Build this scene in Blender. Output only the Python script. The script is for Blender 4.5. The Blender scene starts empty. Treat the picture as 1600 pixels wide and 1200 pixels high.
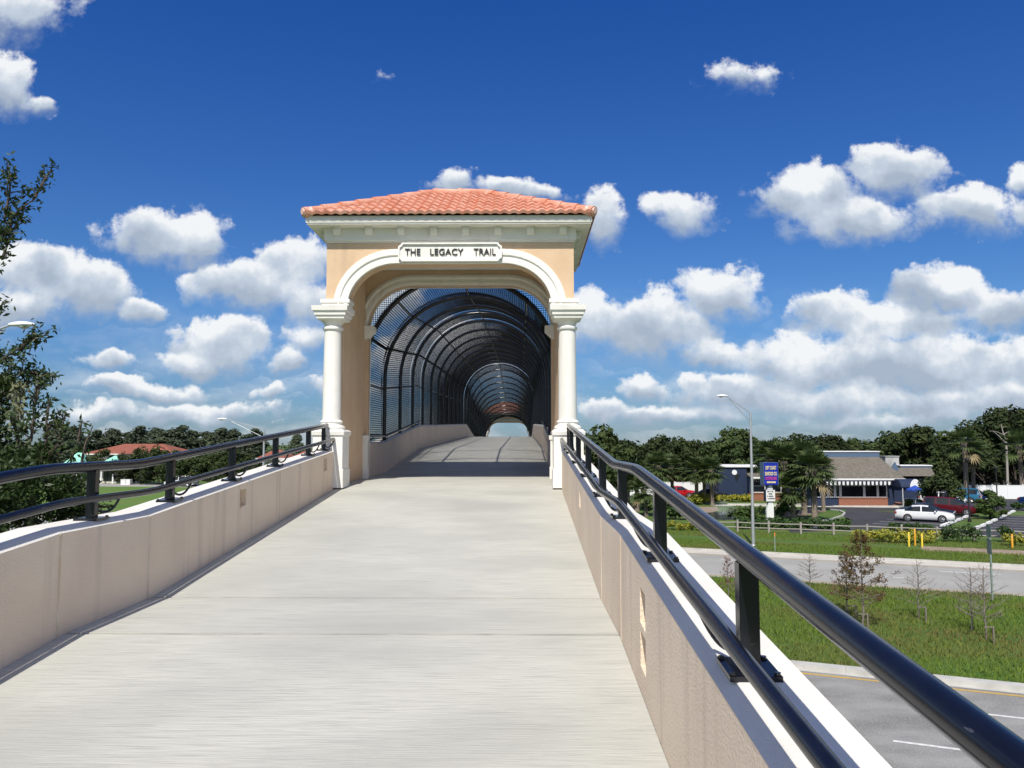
import bpy, math, random
import numpy as np
from mathutils import Vector, Matrix
random.seed(7)
R = math.radians
S = bpy.context.scene
COL = S.collection
E = 7.2                                   # eye height above the ground
F = 1230.0                                # focal length in photo pixels
VX, HY = 815.0, 692.0                     # where the bridge axis and the horizon fall

# ------------------------------------------------------------------ camera
cam = bpy.data.objects.new('camera', bpy.data.cameras.new('camera'))
COL.objects.link(cam)
cam.data.sensor_width = 36.0
cam.data.lens = F / 1600 * 36.0
cam.data.clip_start = 0.05
cam.data.clip_end = 6000
cam.location = (0, 0, E)
PITCH = math.atan((HY - 600) / F)
YAW = math.atan((VX - 800) / F)
cam.rotation_euler = (math.pi / 2 + PITCH, 0, YAW)
S.camera = cam
CM = cam.rotation_euler.to_matrix()

def ray(px, py):
    return CM @ Vector(((px - 800) / F, (600 - py) / F, -1))
def at(px, py, D):                         # point on the plane y = D
    r = ray(px, py)
    return Vector((0, 0, E)) + r * (D / r.y)
def gx(px, D):
    r = ray(px, HY)
    return r.x / r.y * D
def ground(px, py):
    r = ray(px, py)
    return r * (-E / r.z) + Vector((0, 0, E))

# ------------------------------------------------------------------ light
SUNV = Vector((0.15, 0.80, -1.0)).normalized()
SUN_EL = math.asin(-SUNV.z)
sun = bpy.data.objects.new('sun', bpy.data.lights.new('sun', 'SUN'))
COL.objects.link(sun)
sun.data.energy = 4.5
sun.data.angle = R(0.5)
sun.data.color = (1.0, 0.95, 0.86)
sun.rotation_euler = SUNV.to_track_quat('-Z', 'Y').to_euler()
S.view_settings.view_transform = 'Standard'
S.view_settings.look = 'None'
S.view_settings.gamma = 1
S.view_settings.exposure = 0.15
S.cycles.max_bounces = 6
S.cycles.diffuse_bounces = 3
S.cycles.transparent_max_bounces = 8
S.cycles.caustics_reflective = False
S.cycles.caustics_refractive = False

# ------------------------------------------------------------------ sky
W = bpy.data.worlds.new('World')
S.world = W
W.use_nodes = True
wt = W.node_tree
wt.nodes.clear()
def wn(t, **k):
    n = wt.nodes.new(t)
    for a, b in k.items():
        setattr(n, a, b)
    return n
def wl(a, b):
    wt.links.new(a, b)
def wm(op, a, b=None, c=None, clamp=False):
    n = wn('ShaderNodeMath', operation=op, use_clamp=clamp)
    for i, x in enumerate((a, b, c)):
        if x is None:
            continue
        if isinstance(x, (int, float)):
            n.inputs[i].default_value = x
        else:
            wl(x, n.inputs[i])
    return n.outputs[0]
def wv(op, a, b=None, c=None):
    n = wn('ShaderNodeVectorMath', operation=op)
    for i, x in enumerate((a, b, c)):
        if x is None:
            continue
        if isinstance(x, (tuple, list)):
            n.inputs[i].default_value = x
        else:
            wl(x, n.inputs[i])
    return n.outputs['Value'] if op in ('LENGTH', 'DOT_PRODUCT') else n.outputs[0]
sky = wn('ShaderNodeTexSky', sky_type='NISHITA')
sky.sun_disc = False
sky.sun_elevation = SUN_EL
sky.sun_rotation = math.atan2(-SUNV.x, -SUNV.y)
sky.altitude = 0
sky.air_density = 1.0
sky.dust_density = 0.1
sky.ozone_density = 2.0
hs = wn('ShaderNodeHueSaturation')
hs.inputs['Saturation'].default_value = 1.08
hs.inputs['Value'].default_value = 1.0
tint = wn('ShaderNodeMix', data_type='RGBA', blend_type='MULTIPLY')
tint.inputs[0].default_value = 1.0
tcol = wn('ShaderNodeValToRGB')
tcol.color_ramp.elements[0].position = 0.0
tcol.color_ramp.elements[0].color = (0.25, 0.36, 0.58, 1)
tcol.color_ramp.elements[1].position = 0.55
tcol.color_ramp.elements[1].color = (0.34, 0.53, 1.03, 1)
e_ = tcol.color_ramp.elements.new(0.16)
e_.color = (0.43, 0.60, 0.86, 1)
tz = wn('ShaderNodeTexCoord')
sz = wn('ShaderNodeSeparateXYZ')
wl(tz.outputs['Generated'], sz.inputs[0])
wl(sz.outputs[2], tcol.inputs[0])
wl(tcol.outputs[0], tint.inputs[7])
wl(sky.outputs[0], tint.inputs[6])
wl(tint.outputs[2], hs.inputs['Color'])
bg1 = wn('ShaderNodeBackground')
bg1.inputs['Strength'].default_value = 0.1
wl(hs.outputs[0], bg1.inputs['Color'])
tc = wn('ShaderNodeTexCoord')
sp = wn('ShaderNodeSeparateXYZ')
wl(tc.outputs['Generated'], sp.inputs[0])
yy = wm('MAXIMUM', wm('ABSOLUTE', sp.outputs[1]), 0.12)
cb = wn('ShaderNodeCombineXYZ')
wl(wm('DIVIDE', sp.outputs[0], yy), cb.inputs[0])
wl(wm('DIVIDE', sp.outputs[2], yy), cb.inputs[1])
P0 = cb.outputs[0]
def noise(vec, scale, detail, rough=0.55):
    n = wn('ShaderNodeTexNoise')
    n.inputs['Scale'].default_value = scale
    n.inputs['Detail'].default_value = detail
    n.inputs['Roughness'].default_value = rough
    wl(vec, n.inputs['Vector'])
    return n
n1 = noise(P0, 7, 2)
d1 = wv('MULTIPLY', wv('SUBTRACT', n1.outputs['Color'], (.5, .5, .5)), (.09, .05, 0))
P1 = wv('ADD', P0, d1)
n2 = noise(P0, 20, 10, .64)
nb = noise(P0, 24, 3)
P1 = wv('ADD', P1, wv('MULTIPLY', wv('SUBTRACT', nb.outputs['Color'], (.5, .5, .5)), (.05, .032, 0)))
n4 = noise(wv('ADD', P0, (.004, .012, 0)), 15, 6, .55)
n3 = noise(wv('MULTIPLY', P0, (1, 2.4, 1)), 9, 7, .6)
# cumulus lobes: photo x, y, half width, half height, weight
CL = [(20, 10, 95, 52, .62), (10, 125, 80, 55, .8), (75, 158, 34, 20, .7),
      (262, 368, 118, 50, 1), (235, 350, 62, 38, 1), (320, 385, 60, 35, .9),
      (40, 420, 95, 45, .85), (130, 450, 95, 50, 1), (30, 480, 90, 40, .8), (235, 482, 46, 24, .9),
      (470, 415, 52, 55, 1), (400, 450, 105, 50, 1), (480, 480, 60, 40, .8),
      (345, 540, 80, 48, 1.05), (290, 565, 60, 26, .9), (447, 563, 36, 26, .95), (180, 560, 52, 24, .8),
      (225, 608, 115, 20, .85), (440, 612, 30, 17, .8), (310, 640, 170, 20, .7), (150, 650, 120, 16, .6), (480, 530, 50, 30, .55),
      (710, 288, 40, 24, .9), (810, 300, 90, 16, .75), (935, 335, 46, 48, .95),
      (1064, 325, 58, 42, .95), (1390, 272, 78, 52, 1.05), (1270, 305, 100, 55, 1.05), (1330, 350, 120, 40, 1),
      (1520, 325, 95, 42, .85), (1590, 275, 35, 25, .8), (1146, 118, 36, 24, .28), (612, 120, 17, 10, .22),
      (1125, 460, 88, 52, 1.05), (1010, 515, 120, 60, 1), (935, 500, 60, 55, .9), (1100, 555, 70, 28, .8),
      (1470, 455, 80, 42, 1.05), (1560, 490, 80, 48, 1), (1290, 495, 70, 40, .95), (1400, 510, 130, 38, .9),
      (1380, 560, 250, 50, .95), (1530, 575, 140, 50, .95), (1250, 575, 110, 40, .9), (1000, 605, 42, 26, .9), (1160, 615, 150, 34, .85),
      (930, 640, 48, 26, .85), (1300, 620, 200, 36, .8), (1500, 630, 180, 36, .8), (1420, 655, 200, 18, .6), (1090, 600, 40, 18, .7),
      (560, 610, 80, 22, .6), (1050, 650, 160, 18, .55), (700, 560, 140, 60, .9), (600, 480, 60, 40, .7)]
fmax = None
tsum = None
wsum = None
for (px, py, hw, hh, wgt) in CL:
    r = ray(px, py)
    r2, r3 = ray(px + hw, py), ray(px, py - hh)
    cu, cv = r.x / r.y, r.z / r.y
    su = 1 / abs(r2.x / r2.y - cu)
    sv = 1 / abs(r3.z / r3.y - cv)
    q = wv('MULTIPLY_ADD', P1, (su, sv, 0), (-cu * su, -cv * sv, 0))
    ln = wv('LENGTH', q)
    f = wm('MULTIPLY_ADD', ln, -wgt, wgt)
    ty = wv('DOT_PRODUCT', q, (0, 1, 0))
    w_ = wm('MAXIMUM', wm('ADD', f, 0.15), 0.0)
    w_ = wm('MULTIPLY', w_, w_)
    fmax = f if fmax is None else wm('SMOOTH_MAX', fmax, f, 0.12)
    tsum = wm('MULTIPLY', ty, w_) if tsum is None else wm('MULTIPLY_ADD', ty, w_, tsum)
    wsum = w_ if wsum is None else wm('ADD', wsum, w_)
tt = wm('DIVIDE', tsum, wm('MAXIMUM', wsum, 1e-4))
dens = wm('ADD', fmax, wm('MULTIPLY_ADD', n2.outputs['Fac'], 1.7, -0.85))
dens = wm('MULTIPLY', dens, wm('MINIMUM', wm('MAXIMUM', wm('MULTIPLY_ADD', tt, 0.9, 1.15), 0.55), 2.0))
# flat bases: less noise below the middle of a cloud, thin wisps everywhere near the horizon
lowv = wn('ShaderNodeMapRange', interpolation_type='SMOOTHSTEP')
spv = wn('ShaderNodeSeparateXYZ')
wl(P0, spv.inputs[0])
wl(spv.outputs[1], lowv.inputs[0])
for i, x in zip((1, 2, 3, 4), (0.02, 0.22, 0.60, 0.0)):
    lowv.inputs[i].default_value = x
wisp = wm('MULTIPLY', wm('MULTIPLY_ADD', n3.outputs['Fac'], 3.0, -1.25, clamp=True), lowv.outputs[0])
al = wn('ShaderNodeMapRange', interpolation_type='SMOOTHSTEP')
wl(dens, al.inputs[0])
for i, x in zip((1, 2, 3, 4), (-0.10, 0.46, 0.0, 0.98)):
    al.inputs[i].default_value = x
# broken cloud overhead and behind the camera, added unseen to brighten the shade
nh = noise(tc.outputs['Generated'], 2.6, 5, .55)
fill_cloud = wm('MULTIPLY_ADD', nh.outputs['Fac'], 5.0, -2.28, clamp=True)
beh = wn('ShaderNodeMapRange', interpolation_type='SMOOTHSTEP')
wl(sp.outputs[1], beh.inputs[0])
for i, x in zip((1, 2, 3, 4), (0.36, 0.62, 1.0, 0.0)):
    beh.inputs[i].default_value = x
fill_cloud = wm('MULTIPLY', fill_cloud, beh.outputs[0])
alpha = wm('MAXIMUM', wm('MAXIMUM', al.outputs[0], wisp), fill_cloud, clamp=True)
# shade: bright tops, grey-blue flat bases, broken by noise
sh = wm('ADD', wm('MULTIPLY_ADD', wm('SUBTRACT', 1.0, al.outputs[0]), 0.32, wm('MULTIPLY', fill_cloud, 0.5)), wm('ADD', wm('MULTIPLY_ADD', tt, 0.95, 0.42), wm('MULTIPLY_ADD', n4.outputs['Fac'], 2.2, -1.1)))
ramp = wn('ShaderNodeValToRGB')
ramp.color_ramp.elements[0].position = 0.05
ramp.color_ramp.elements[0].color = (0.36, 0.43, 0.53, 1)
ramp.color_ramp.elements[1].position = 0.86
ramp.color_ramp.elements[1].color = (0.82, 0.84, 0.86, 1)
e = ramp.color_ramp.elements.new(0.5)
e.color = (0.52, 0.59, 0.68, 1)
wl(sh, ramp.inputs[0])
bg2 = wn('ShaderNodeBackground')
bg2.inputs['Strength'].default_value = 1.0
wl(ramp.outputs[0], bg2.inputs['Color'])
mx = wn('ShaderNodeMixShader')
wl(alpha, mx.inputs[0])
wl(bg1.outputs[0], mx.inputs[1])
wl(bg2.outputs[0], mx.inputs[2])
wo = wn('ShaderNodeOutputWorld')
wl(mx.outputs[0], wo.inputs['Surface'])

# ------------------------------------------------------------------ materials
def mat(name, col, rough=.8, col2=None, scale=3., stretch=(1, 1, 1), bump=0., bscale=60., bstretch=(1, 1, 1),
        metal=0., spec=.4, rnd=0., lo=.35, hi=.65, trans=0., detail=5., coat=0., fine=None, world=False):
    m = bpy.data.materials.new(name)
    m.use_nodes = True
    t = m.node_tree
    b = t.nodes['Principled BSDF']
    b.inputs['Roughness'].default_value = rough
    b.inputs['Metallic'].default_value = metal
    b.inputs['Specular IOR Level'].default_value = spec
    b.inputs['Coat Weight'].default_value = coat
    L = t.links.new
    tcn = t.nodes.new('ShaderNodeTexCoord')
    if world:
        g = t.nodes.new('ShaderNodeNewGeometry')
        src = g.outputs['Position']
    else:
        src = tcn.outputs['Object']
    def nz(sc, st, det=detail):
        mp = t.nodes.new('ShaderNodeMapping')
        mp.inputs['Scale'].default_value = st
        L(src, mp.inputs[0])
        n = t.nodes.new('ShaderNodeTexNoise')
        n.inputs['Scale'].default_value = sc
        n.inputs['Detail'].default_value = det
        L(mp.outputs[0], n.inputs['Vector'])
        return n.outputs['Fac']
    def rgb(c):
        n = t.nodes.new('ShaderNodeRGB')
        n.outputs[0].default_value = (*c, 1)
        return n.outputs[0]
    c = rgb(col)
    def mixc(fac, a, b2, mode='MIX'):
        n = t.nodes.new('ShaderNodeMix')
        n.data_type = 'RGBA'
        n.blend_type = mode
        if isinstance(fac, float):
            n.inputs[0].default_value = fac
        else:
            L(fac, n.inputs[0])
        L(a, n.inputs[6])
        L(b2, n.inputs[7])
        return n.outputs[2]
    def rng(x, a, b2, c1=0., c2=1.):
        n = t.nodes.new('ShaderNodeMapRange')
        L(x, n.inputs[0])
        for i, v in zip((1, 2, 3, 4), (a, b2, c1, c2)):
            n.inputs[i].default_value = v
        return n.outputs[0]
    if col2 is not None:
        c = mixc(rng(nz(scale, stretch), lo, hi), c, rgb(col2))
    if fine is not None:                       # (colour, scale, stretch, lo, hi)
        c = mixc(rng(nz(fine[1], fine[2], 3), fine[3], fine[4]), c, rgb(fine[0]))
    if rnd:
        oi = t.nodes.new('ShaderNodeObjectInfo')
        hv = t.nodes.new('ShaderNodeHueSaturation')
        L(rng(oi.outputs['Random'], 0, 1, 1 - rnd, 1 + rnd), hv.inputs['Value'])
        L(c, hv.inputs['Color'])
        c = hv.outputs[0]
    L(c, b.inputs['Base Color'])
    if bump:
        bn = t.nodes.new('ShaderNodeBump')
        bn.inputs['Strength'].default_value = bump
        bn.inputs['Distance'].default_value = 0.02
        L(nz(bscale, bstretch, 4), bn.inputs['Height'])
        L(bn.outputs[0], b.inputs['Normal'])
    if trans:
        tr = t.nodes.new('ShaderNodeBsdfTranslucent')
        L(c, tr.inputs['Color'])
        ms = t.nodes.new('ShaderNodeMixShader')
        ms.inputs[0].default_value = trans
        L(b.outputs[0], ms.inputs[1])
        L(tr.outputs[0], ms.inputs[2])
        L(ms.outputs[0], t.nodes['Material Output'].inputs['Surface'])
    return m
M = {}
M['concrete'] = mat('broomed_concrete', (.515, .508, .45), .92, (.395, .395, .355), .9, (.8, 1.3, 1), bump=.35, bscale=30, bstretch=(.2, 5, 1), lo=.42, hi=.72,
                    fine=((.385, .385, .35), 26, (.12, 4.0, 1), .49, .68), world=True)
M['concrete_dark'] = mat('joint_filler', (.07, .068, .06), .95)
M['stucco'] = mat('tan_stucco', (.83, .69, .53), .95, (.76, .62, .475), 1.4, bump=.5, bscale=70, world=True,
                  fine=((.64, .525, .41), 2.2, (1, 3, .22), .56, .78))
M['coping'] = mat('white_coping', (.78, .75, .69), .85, (.70, .67, .61), 2.5, bump=.2, bscale=90, world=True)
M['rust'] = mat('rust_stain', (.42, .2, .07), .9, (.62, .42, .25), 20)
M['sealant'] = mat('joint_sealant', (.62, .47, .30), .8, (.72, .64, .52), 6, world=True)
M['peach'] = mat('peach_stucco', (.74, .54, .36), .95, (.68, .485, .315), 2, bump=.6, bscale=90, fine=((.60, .43, .29), 3.2, (1, 1, .14), .55, .82))
M['cream'] = mat('cream_trim', (.84, .82, .77), .8, (.79, .77, .71), 3, bump=.1, bscale=80, fine=((.66, .64, .57), 4.5, (1, 1, .16), .57, .86))
M['tile'] = mat('clay_roof_tile', (.60, .25, .155), .75, (.70, .40, .30), 4.5, bump=.25, bscale=60, fine=((.46, .15, .085), 9, (1, 1, 1), .5, .8))
M['mortar'] = mat('mortar', (.72, .50, .42), .9)
M['black_paint'] = mat('black_gloss_paint', (.005, .006, .010), .20, (.008, .009, .014), 8, spec=.45, fine=((.10, .10, .11), 60, (1, .15, 1), .74, .78))
M['black_vinyl'] = mat('black_vinyl_wire', (.005, .005, .006), .7, spec=.1)
M['asphalt_light'] = mat('worn_asphalt', (.29, .285, .27), .95, (.185, .183, .175), .55, (1, 1.6, 1), bump=.4, bscale=30,
                         fine=((.36, .355, .34), 22, (1, 1, 1), .55, .68), world=True)
M['far_asphalt'] = mat('pale_road', (.36, .352, .325), .95, (.29, .285, .262), .35, bump=.2, bscale=30, world=True)
M['lot_asphalt'] = mat('parking_asphalt', (.035, .036, .042), .9, (.055, .055, .06), .3, bump=.2, bscale=20, world=True)
M['kerb'] = mat('kerb_concrete', (.52, .51, .47), .9, (.42, .41, .38), 2, world=True)
M['sidewalk'] = mat('sidewalk_concrete', (.56, .52, .45), .9, (.48, .45, .40), 1, world=True)
M['yellow_line'] = mat('yellow_road_paint', (.60, .36, .05), .8, (.42, .30, .12), 8, world=True)
M['white_line'] = mat('white_road_paint', (.74, .74, .72), .8, (.55, .55, .54), 8, world=True)
M['grass_ground'] = mat('lawn', (.060, .125, .016), 1., (.09, .125, .024), .22, bump=.8, bscale=8, world=True,
                        fine=((.12, .105, .035), .35, (1, 1, 1), .6, .8))
M['grass_blade'] = mat('grass_blades', (.165, .24, .034), .9, (.215, .19, .06), .16, rnd=0, trans=.35, world=True, lo=.48, hi=.62)
M['mulch'] = mat('mulch', (.23, .17, .12), 1., (.33, .26, .20), 2, bump=.6, bscale=15, world=True)
M['water'] = mat('pond_water', (.06, .075, .05), .12, spec=.6, bump=.1, bscale=5, world=True)
M['steel'] = mat('galvanised_steel', (.55, .57, .58), .45, (.48, .50, .51), 3, metal=.6)
M['lamp_glass'] = mat('lamp_lens', (.6, .6, .58), .2)
M['bark'] = mat('bark', (.12, .095, .075), .95, (.07, .055, .045), 3, (1, 1, .3), bump=.8, bscale=12)
M['palm_bark'] = mat('palm_trunk', (.24, .20, .16), .95, (.15, .12, .09), 3, (1, 1, 3), bump=.8, bscale=9)
M['oak'] = mat('oak_leaves', (.030, .050, .017), .85, (.060, .080, .024), .5, trans=.18, rnd=.38, spec=.25)
M['bright_leaf'] = mat('bright_leaves', (.05, .095, .022), .7, (.085, .12, .03), 1.2, trans=.25, rnd=.12, spec=.3)
M['casuarina'] = mat('pine_needles', (.075, .10, .062), .9, (.115, .14, .085), .6, trans=.2, rnd=.12, spec=.2)
M['palm'] = mat('palm_leaves', (.050, .085, .024), .6, (.105, .14, .045), 1.6, trans=.2, rnd=.12, spec=.35)
M['palm_dry'] = mat('dry_fronds', (.24, .19, .10), .9)
M['near_leaf'] = mat('near_leaves', (.022, .044, .010), .5, (.048, .078, .018), 2.5, trans=.22, spec=.4)
M['moss'] = mat('pale_moss', (.20, .21, .12), .9)
M['hedge'] = mat('hedge_leaves', (.028, .065, .014), .8, (.05, .095, .02), 1.5, trans=.2, rnd=.15)
M['gold_hedge'] = mat('gold_leaves', (.42, .38, .04), .8, (.15, .19, .03), 2.2, trans=.25)
M['rusty_leaf'] = mat('rusty_needles', (.16, .075, .03), .9, (.10, .085, .03), 2, trans=.2)
M['pink_leaf'] = mat('pinkish_leaves', (.24, .10, .09), .9, trans=.2)
M['twig'] = mat('twig_bark', (.16, .13, .11), .95, (.24, .21, .18), 8)
M['dead_wood'] = mat('bleached_wood', (.36, .33, .29), .95)
M['fence_wood'] = mat('weathered_wood', (.38, .35, .31), .95, (.27, .25, .22), 6, (1, 6, 6))
M['vinyl'] = mat('white_vinyl', (.80, .81, .80), .5)
M['navy'] = mat('navy_paint', (.018, .032, .075), .75, (.014, .026, .062), 2)
M['slate_blue'] = mat('slate_blue_paint', (.09, .14, .22), .8)
M['shingle'] = mat('brown_shingles', (.165, .145, .115), .95, (.10, .09, .07), 2.2, (1, 3, 3), bump=.5, bscale=12, fine=((.25, .22, .18), 3.5, (1, 2.5, 2.5), .5, .7))
M['brick'] = mat('red_brick', (.33, .14, .085), .9, (.24, .10, .065), 9, (1, 1, 3))
M['glass'] = mat('dark_glass', (.010, .014, .018), .08, spec=.6)
M['white'] = mat('white_paint', (.80, .80, .78), .6, (.74, .74, .73), 3)
M['offwhite'] = mat('cream_wall', (.66, .62, .54), .9, (.60, .56, .49), 2)
M['red_tile'] = mat('red_tile_roof', (.27, .085, .055), .9, (.20, .065, .045), 4, fine=((.42, .16, .09), 2, (1, 6, 1), .5, .7))
M['mint'] = mat('mint_metal_roof', (.30, .66, .52), .6, (.26, .60, .47), 1)
M['sign_blue'] = mat('sign_blue', (.010, .030, .36), .4, (.008, .022, .28), 2)
M['sign_cream'] = mat('sign_cream_lettering', (.85, .72, .34), .6)
M['sign_pink'] = mat('sign_pink_lettering', (.62, .06, .26), .6)
M['black'] = mat('black_plastic', (.012, .012, .013), .6)
M['dark_metal'] = mat('dark_bronze_metal', (.02, .02, .02), .5)
M['yellow_post'] = mat('yellow_post_paint', (.80, .58, .05), .6)
M['amber_post'] = mat('amber_post_paint', (.75, .36, .03), .6)
M['orange_post'] = mat('orange_marker', (.70, .22, .04), .6)
M['green_steel'] = mat('green_grey_steel', (.30, .38, .33), .6, (.16, .22, .18), 5, metal=.1)
M['tyre'] = mat('tyre_rubber', (.015, .015, .015), .9)
M['rim'] = mat('alloy_rim', (.55, .56, .58), .3, metal=.8)
M['car_white'] = mat('white_car_paint', (.80, .81, .81), .25, coat=.6)
M['car_black'] = mat('black_car_paint', (.008, .008, .009), .2, coat=.6)
M['car_maroon'] = mat('maroon_car_paint', (.10, .008, .014), .25, coat=.6)
M['car_red'] = mat('red_car_paint', (.48, .012, .018), .25, coat=.6)
M['car_blue'] = mat('teal_blue_car_paint', (.03, .16, .28), .25, coat=.6)
M['car_dark_blue'] = mat('dark_blue_car_paint', (.015, .04, .14), .25, coat=.6)
M['lamp_clear'] = mat('headlight_lens', (.65, .66, .67), .15)
M['lamp_red'] = mat('tail_light_lens', (.35, .01, .01), .2)
M['umbrella'] = mat('blue_canvas', (.018, .065, .36), .85)
M['spray'] = mat('water_droplets', (.75, .80, .82), .3, trans=.4)
M['stripe_dark'] = mat('dark_awning_cloth', (.012, .018, .032), .85)

# ------------------------------------------------------------------ helpers
def thing(name, label, cat, loc=(0, 0, 0), rz=0., group=None):
    o = bpy.data.objects.new(name, None)
    o.empty_display_size = .3
    COL.objects.link(o)
    o.location = loc
    o.rotation_euler = (0, 0, rz)
    tag(o, label, cat, group)
    return o
def tag(o, label, cat, group=None):
    o['label'] = label
    o['category'] = cat
    if group:
        o['group'] = group
    return o
def copy_tree(o, parent=None):
    c = o.copy()
    COL.objects.link(c)
    c.parent = parent
    for ch in o.children:
        copy_tree(ch, c)
    return c
class MB:
    def __init__(s):
        s.v = []; s.f = []; s.m = []
    def add(s, vs, fs, mi=0):
        o = len(s.v)
        s.v += [tuple(p) for p in vs]
        s.f += [tuple(i + o for i in f) for f in fs]
        s.m += [mi] * len(fs)
    def box(s, x0, x1, y0, y1, z0, z1, mi=0, mtx=None):
        vs = [Vector((x, y, z)) for z in (z0, z1) for y in (y0, y1) for x in (x0, x1)]
        if mtx is not None:
            vs = [mtx @ p for p in vs]
        s.add(vs, [(0, 2, 3, 1), (4, 5, 7, 6), (0, 1, 5, 4), (2, 6, 7, 3), (0, 4, 6, 2), (1, 3, 7, 5)], mi)
    def quad(s, a, b, c, d, mi=0):
        s.add([a, b, c, d], [(0, 1, 2, 3)], mi)
    def prism(s, poly, d0, d1, axis='y', mi=0):    # convex polygon in the two other axes
        n = len(poly)
        def pt(p, d):
            return {'y': (p[0], d, p[1]), 'x': (d, p[0], p[1]), 'z': (p[0], p[1], d)}[axis]
        vs = [pt(p, d0) for p in poly] + [pt(p, d1) for p in poly]
        fs = [tuple(range(n)), tuple(range(2 * n - 1, n - 1, -1))]
        fs += [(i, n + i, n + (i + 1) % n, (i + 1) % n) for i in range(n)]
        s.add(vs, fs, mi)
    def tube(s, pts, r, n=8, mi=0, cap=True):
        pts = [Vector(p) for p in pts]
        rs = r if isinstance(r, (list, tuple)) else [r] * len(pts)
        vs = []; prev = None
        for i, p in enumerate(pts):
            a = pts[max(i - 1, 0)]; b = pts[min(i + 1, len(pts) - 1)]
            t = (b - a)
            t = t.normalized() if t.length > 1e-9 else Vector((0, 0, 1))
            if prev is None:
                up = Vector((0, 0, 1)) if abs(t.z) < .9 else Vector((1, 0, 0))
                x = t.cross(up).normalized()
            else:
                x = prev - t * prev.dot(t)
                x = x.normalized() if x.length > 1e-6 else t.orthogonal().normalized()
            prev = x
            y = t.cross(x)
            # keep the width of the pipe through a bend
            k = 1.0
            if 0 < i < len(pts) - 1:
                c = (pts[i] - a).normalized().dot((b - pts[i]).normalized())
                k = 1 / max(.75, math.sqrt(max(.0, (1 + c) / 2)))
            for j in range(n):
                g = 2 * math.pi * j / n
                vs.append(p + (x * math.cos(g) + y * math.sin(g)) * rs[i] * k)
        fs = []
        for i in range(len(pts) - 1):
            for j in range(n):
                fs.append((i * n + j, i * n + (j + 1) % n, (i + 1) * n + (j + 1) % n, (i + 1) * n + j))
        if cap:
            fs.append(tuple(range(n - 1, -1, -1)))
            fs.append(tuple((len(pts) - 1) * n + j for j in range(n)))
        s.add(vs, fs, mi)
    def lathe(s, prof, cx=0, cy=0, n=20, mi=0):     # (radius, z)
        vs = [(cx + r * math.cos(2 * math.pi * j / n), cy + r * math.sin(2 * math.pi * j / n), z) for r, z in prof for j in range(n)]
        fs = [(i * n + j, i * n + (j + 1) % n, (i + 1) * n + (j + 1) % n, (i + 1) * n + j) for i in range(len(prof) - 1) for j in range(n)]
        fs += [tuple(range(n - 1, -1, -1)), tuple((len(prof) - 1) * n + j for j in range(n))]
        s.add(vs, fs, mi)
    def sqstack(s, prof, cx=0, cy=0, mi=0):         # square lathe: (half width, z)
        k = math.sqrt(2)
        vs = [(cx + a * r, cy + b * r, z) for r, z in prof for a, b in ((-1, -1), (1, -1), (1, 1), (-1, 1))]
        fs = [(i * 4 + j, i * 4 + (j + 1) % 4, (i + 1) * 4 + (j + 1) % 4, (i + 1) * 4 + j) for i in range(len(prof) - 1) for j in range(4)]
        fs += [(3, 2, 1, 0), tuple((len(prof) - 1) * 4 + j for j in range(4))]
        s.add(vs, fs, mi)
    def sweep(s, prof, path, mi=0, closed_prof=False):
        # path: list of (point, normal_in_plane, depth_dir); prof: list of (n, d)
        k = len(prof)
        vs = []
        for p, nn, dd in path:
            for a, b in prof:
                vs.append(Vector(p) + Vector(nn) * a + Vector(dd) * b)
        fs = []
        rngk = k if closed_prof else k - 1
        for i in range(len(path) - 1):
            for j in range(rngk):
                fs.append((i * k + j, i * k + (j + 1) % k, (i + 1) * k + (j + 1) % k, (i + 1) * k + j))
        fs += [tuple(range(k)), tuple((len(path) - 1) * k + j for j in range(k - 1, -1, -1))]
        s.add(vs, fs, mi)
    def build(s, name, mats, parent=None, smooth=False, world=False, fix=True):
        me = bpy.data.meshes.new(name)
        vs = s.v
        if world and parent is not None:
            l = parent.location
            vs = [(a - l.x, b - l.y, c - l.z) for a, b, c in vs]
        me.from_pydata(vs, [], s.f)
        if not isinstance(mats, (list, tuple)):
            mats = [mats]
        for m in mats:
            me.materials.append(m)
        if len(mats) > 1:
            me.polygons.foreach_set('material_index', s.m)
        if fix:
            import bmesh
            bm = bmesh.new(); bm.from_mesh(me)
            bmesh.ops.recalc_face_normals(bm, faces=bm.faces)
            bm.to_mesh(me); bm.free()
        if smooth:
            me.polygons.foreach_set('use_smooth', [True] * len(me.polygons))
            me.set_sharp_from_angle(angle=R(smooth if smooth is not True else 40))
        me.update()
        o = bpy.data.objects.new(name, me)
        COL.objects.link(o)
        if parent is not None:
            o.parent = parent
        return o
def np_mesh(name, V, Fq, mats, mi=None):
    me = bpy.data.meshes.new(name)
    V = np.asarray(V, np.float32); Fq = np.asarray(Fq, np.int32)
    me.vertices.add(len(V)); me.vertices.foreach_set('co', V.ravel())
    k = Fq.shape[1]
    me.loops.add(Fq.size); me.loops.foreach_set('vertex_index', Fq.ravel())
    me.polygons.add(len(Fq))
    me.polygons.foreach_set('loop_start', np.arange(0, Fq.size, k, dtype=np.int32))
    me.polygons.foreach_set('loop_total', np.full(len(Fq), k, np.int32))
    for m in (mats if isinstance(mats, (list, tuple)) else [mats]):
        me.materials.append(m)
    if mi is not None:
        me.polygons.foreach_set('material_index', np.asarray(mi, np.int32))
    me.update(calc_edges=True)
    me.validate()
    return me
def link_mesh(name, me, parent=None):
    o = bpy.data.objects.new(name, me)
    COL.objects.link(o)
    if parent is not None:
        o.parent = parent
    return o
def struct(o):
    o['kind'] = 'structure'
    return o
RNG = np.random.default_rng(11)
def unit(a):
    return a / np.maximum(np.linalg.norm(a, axis=-1, keepdims=True), 1e-6)
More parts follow.
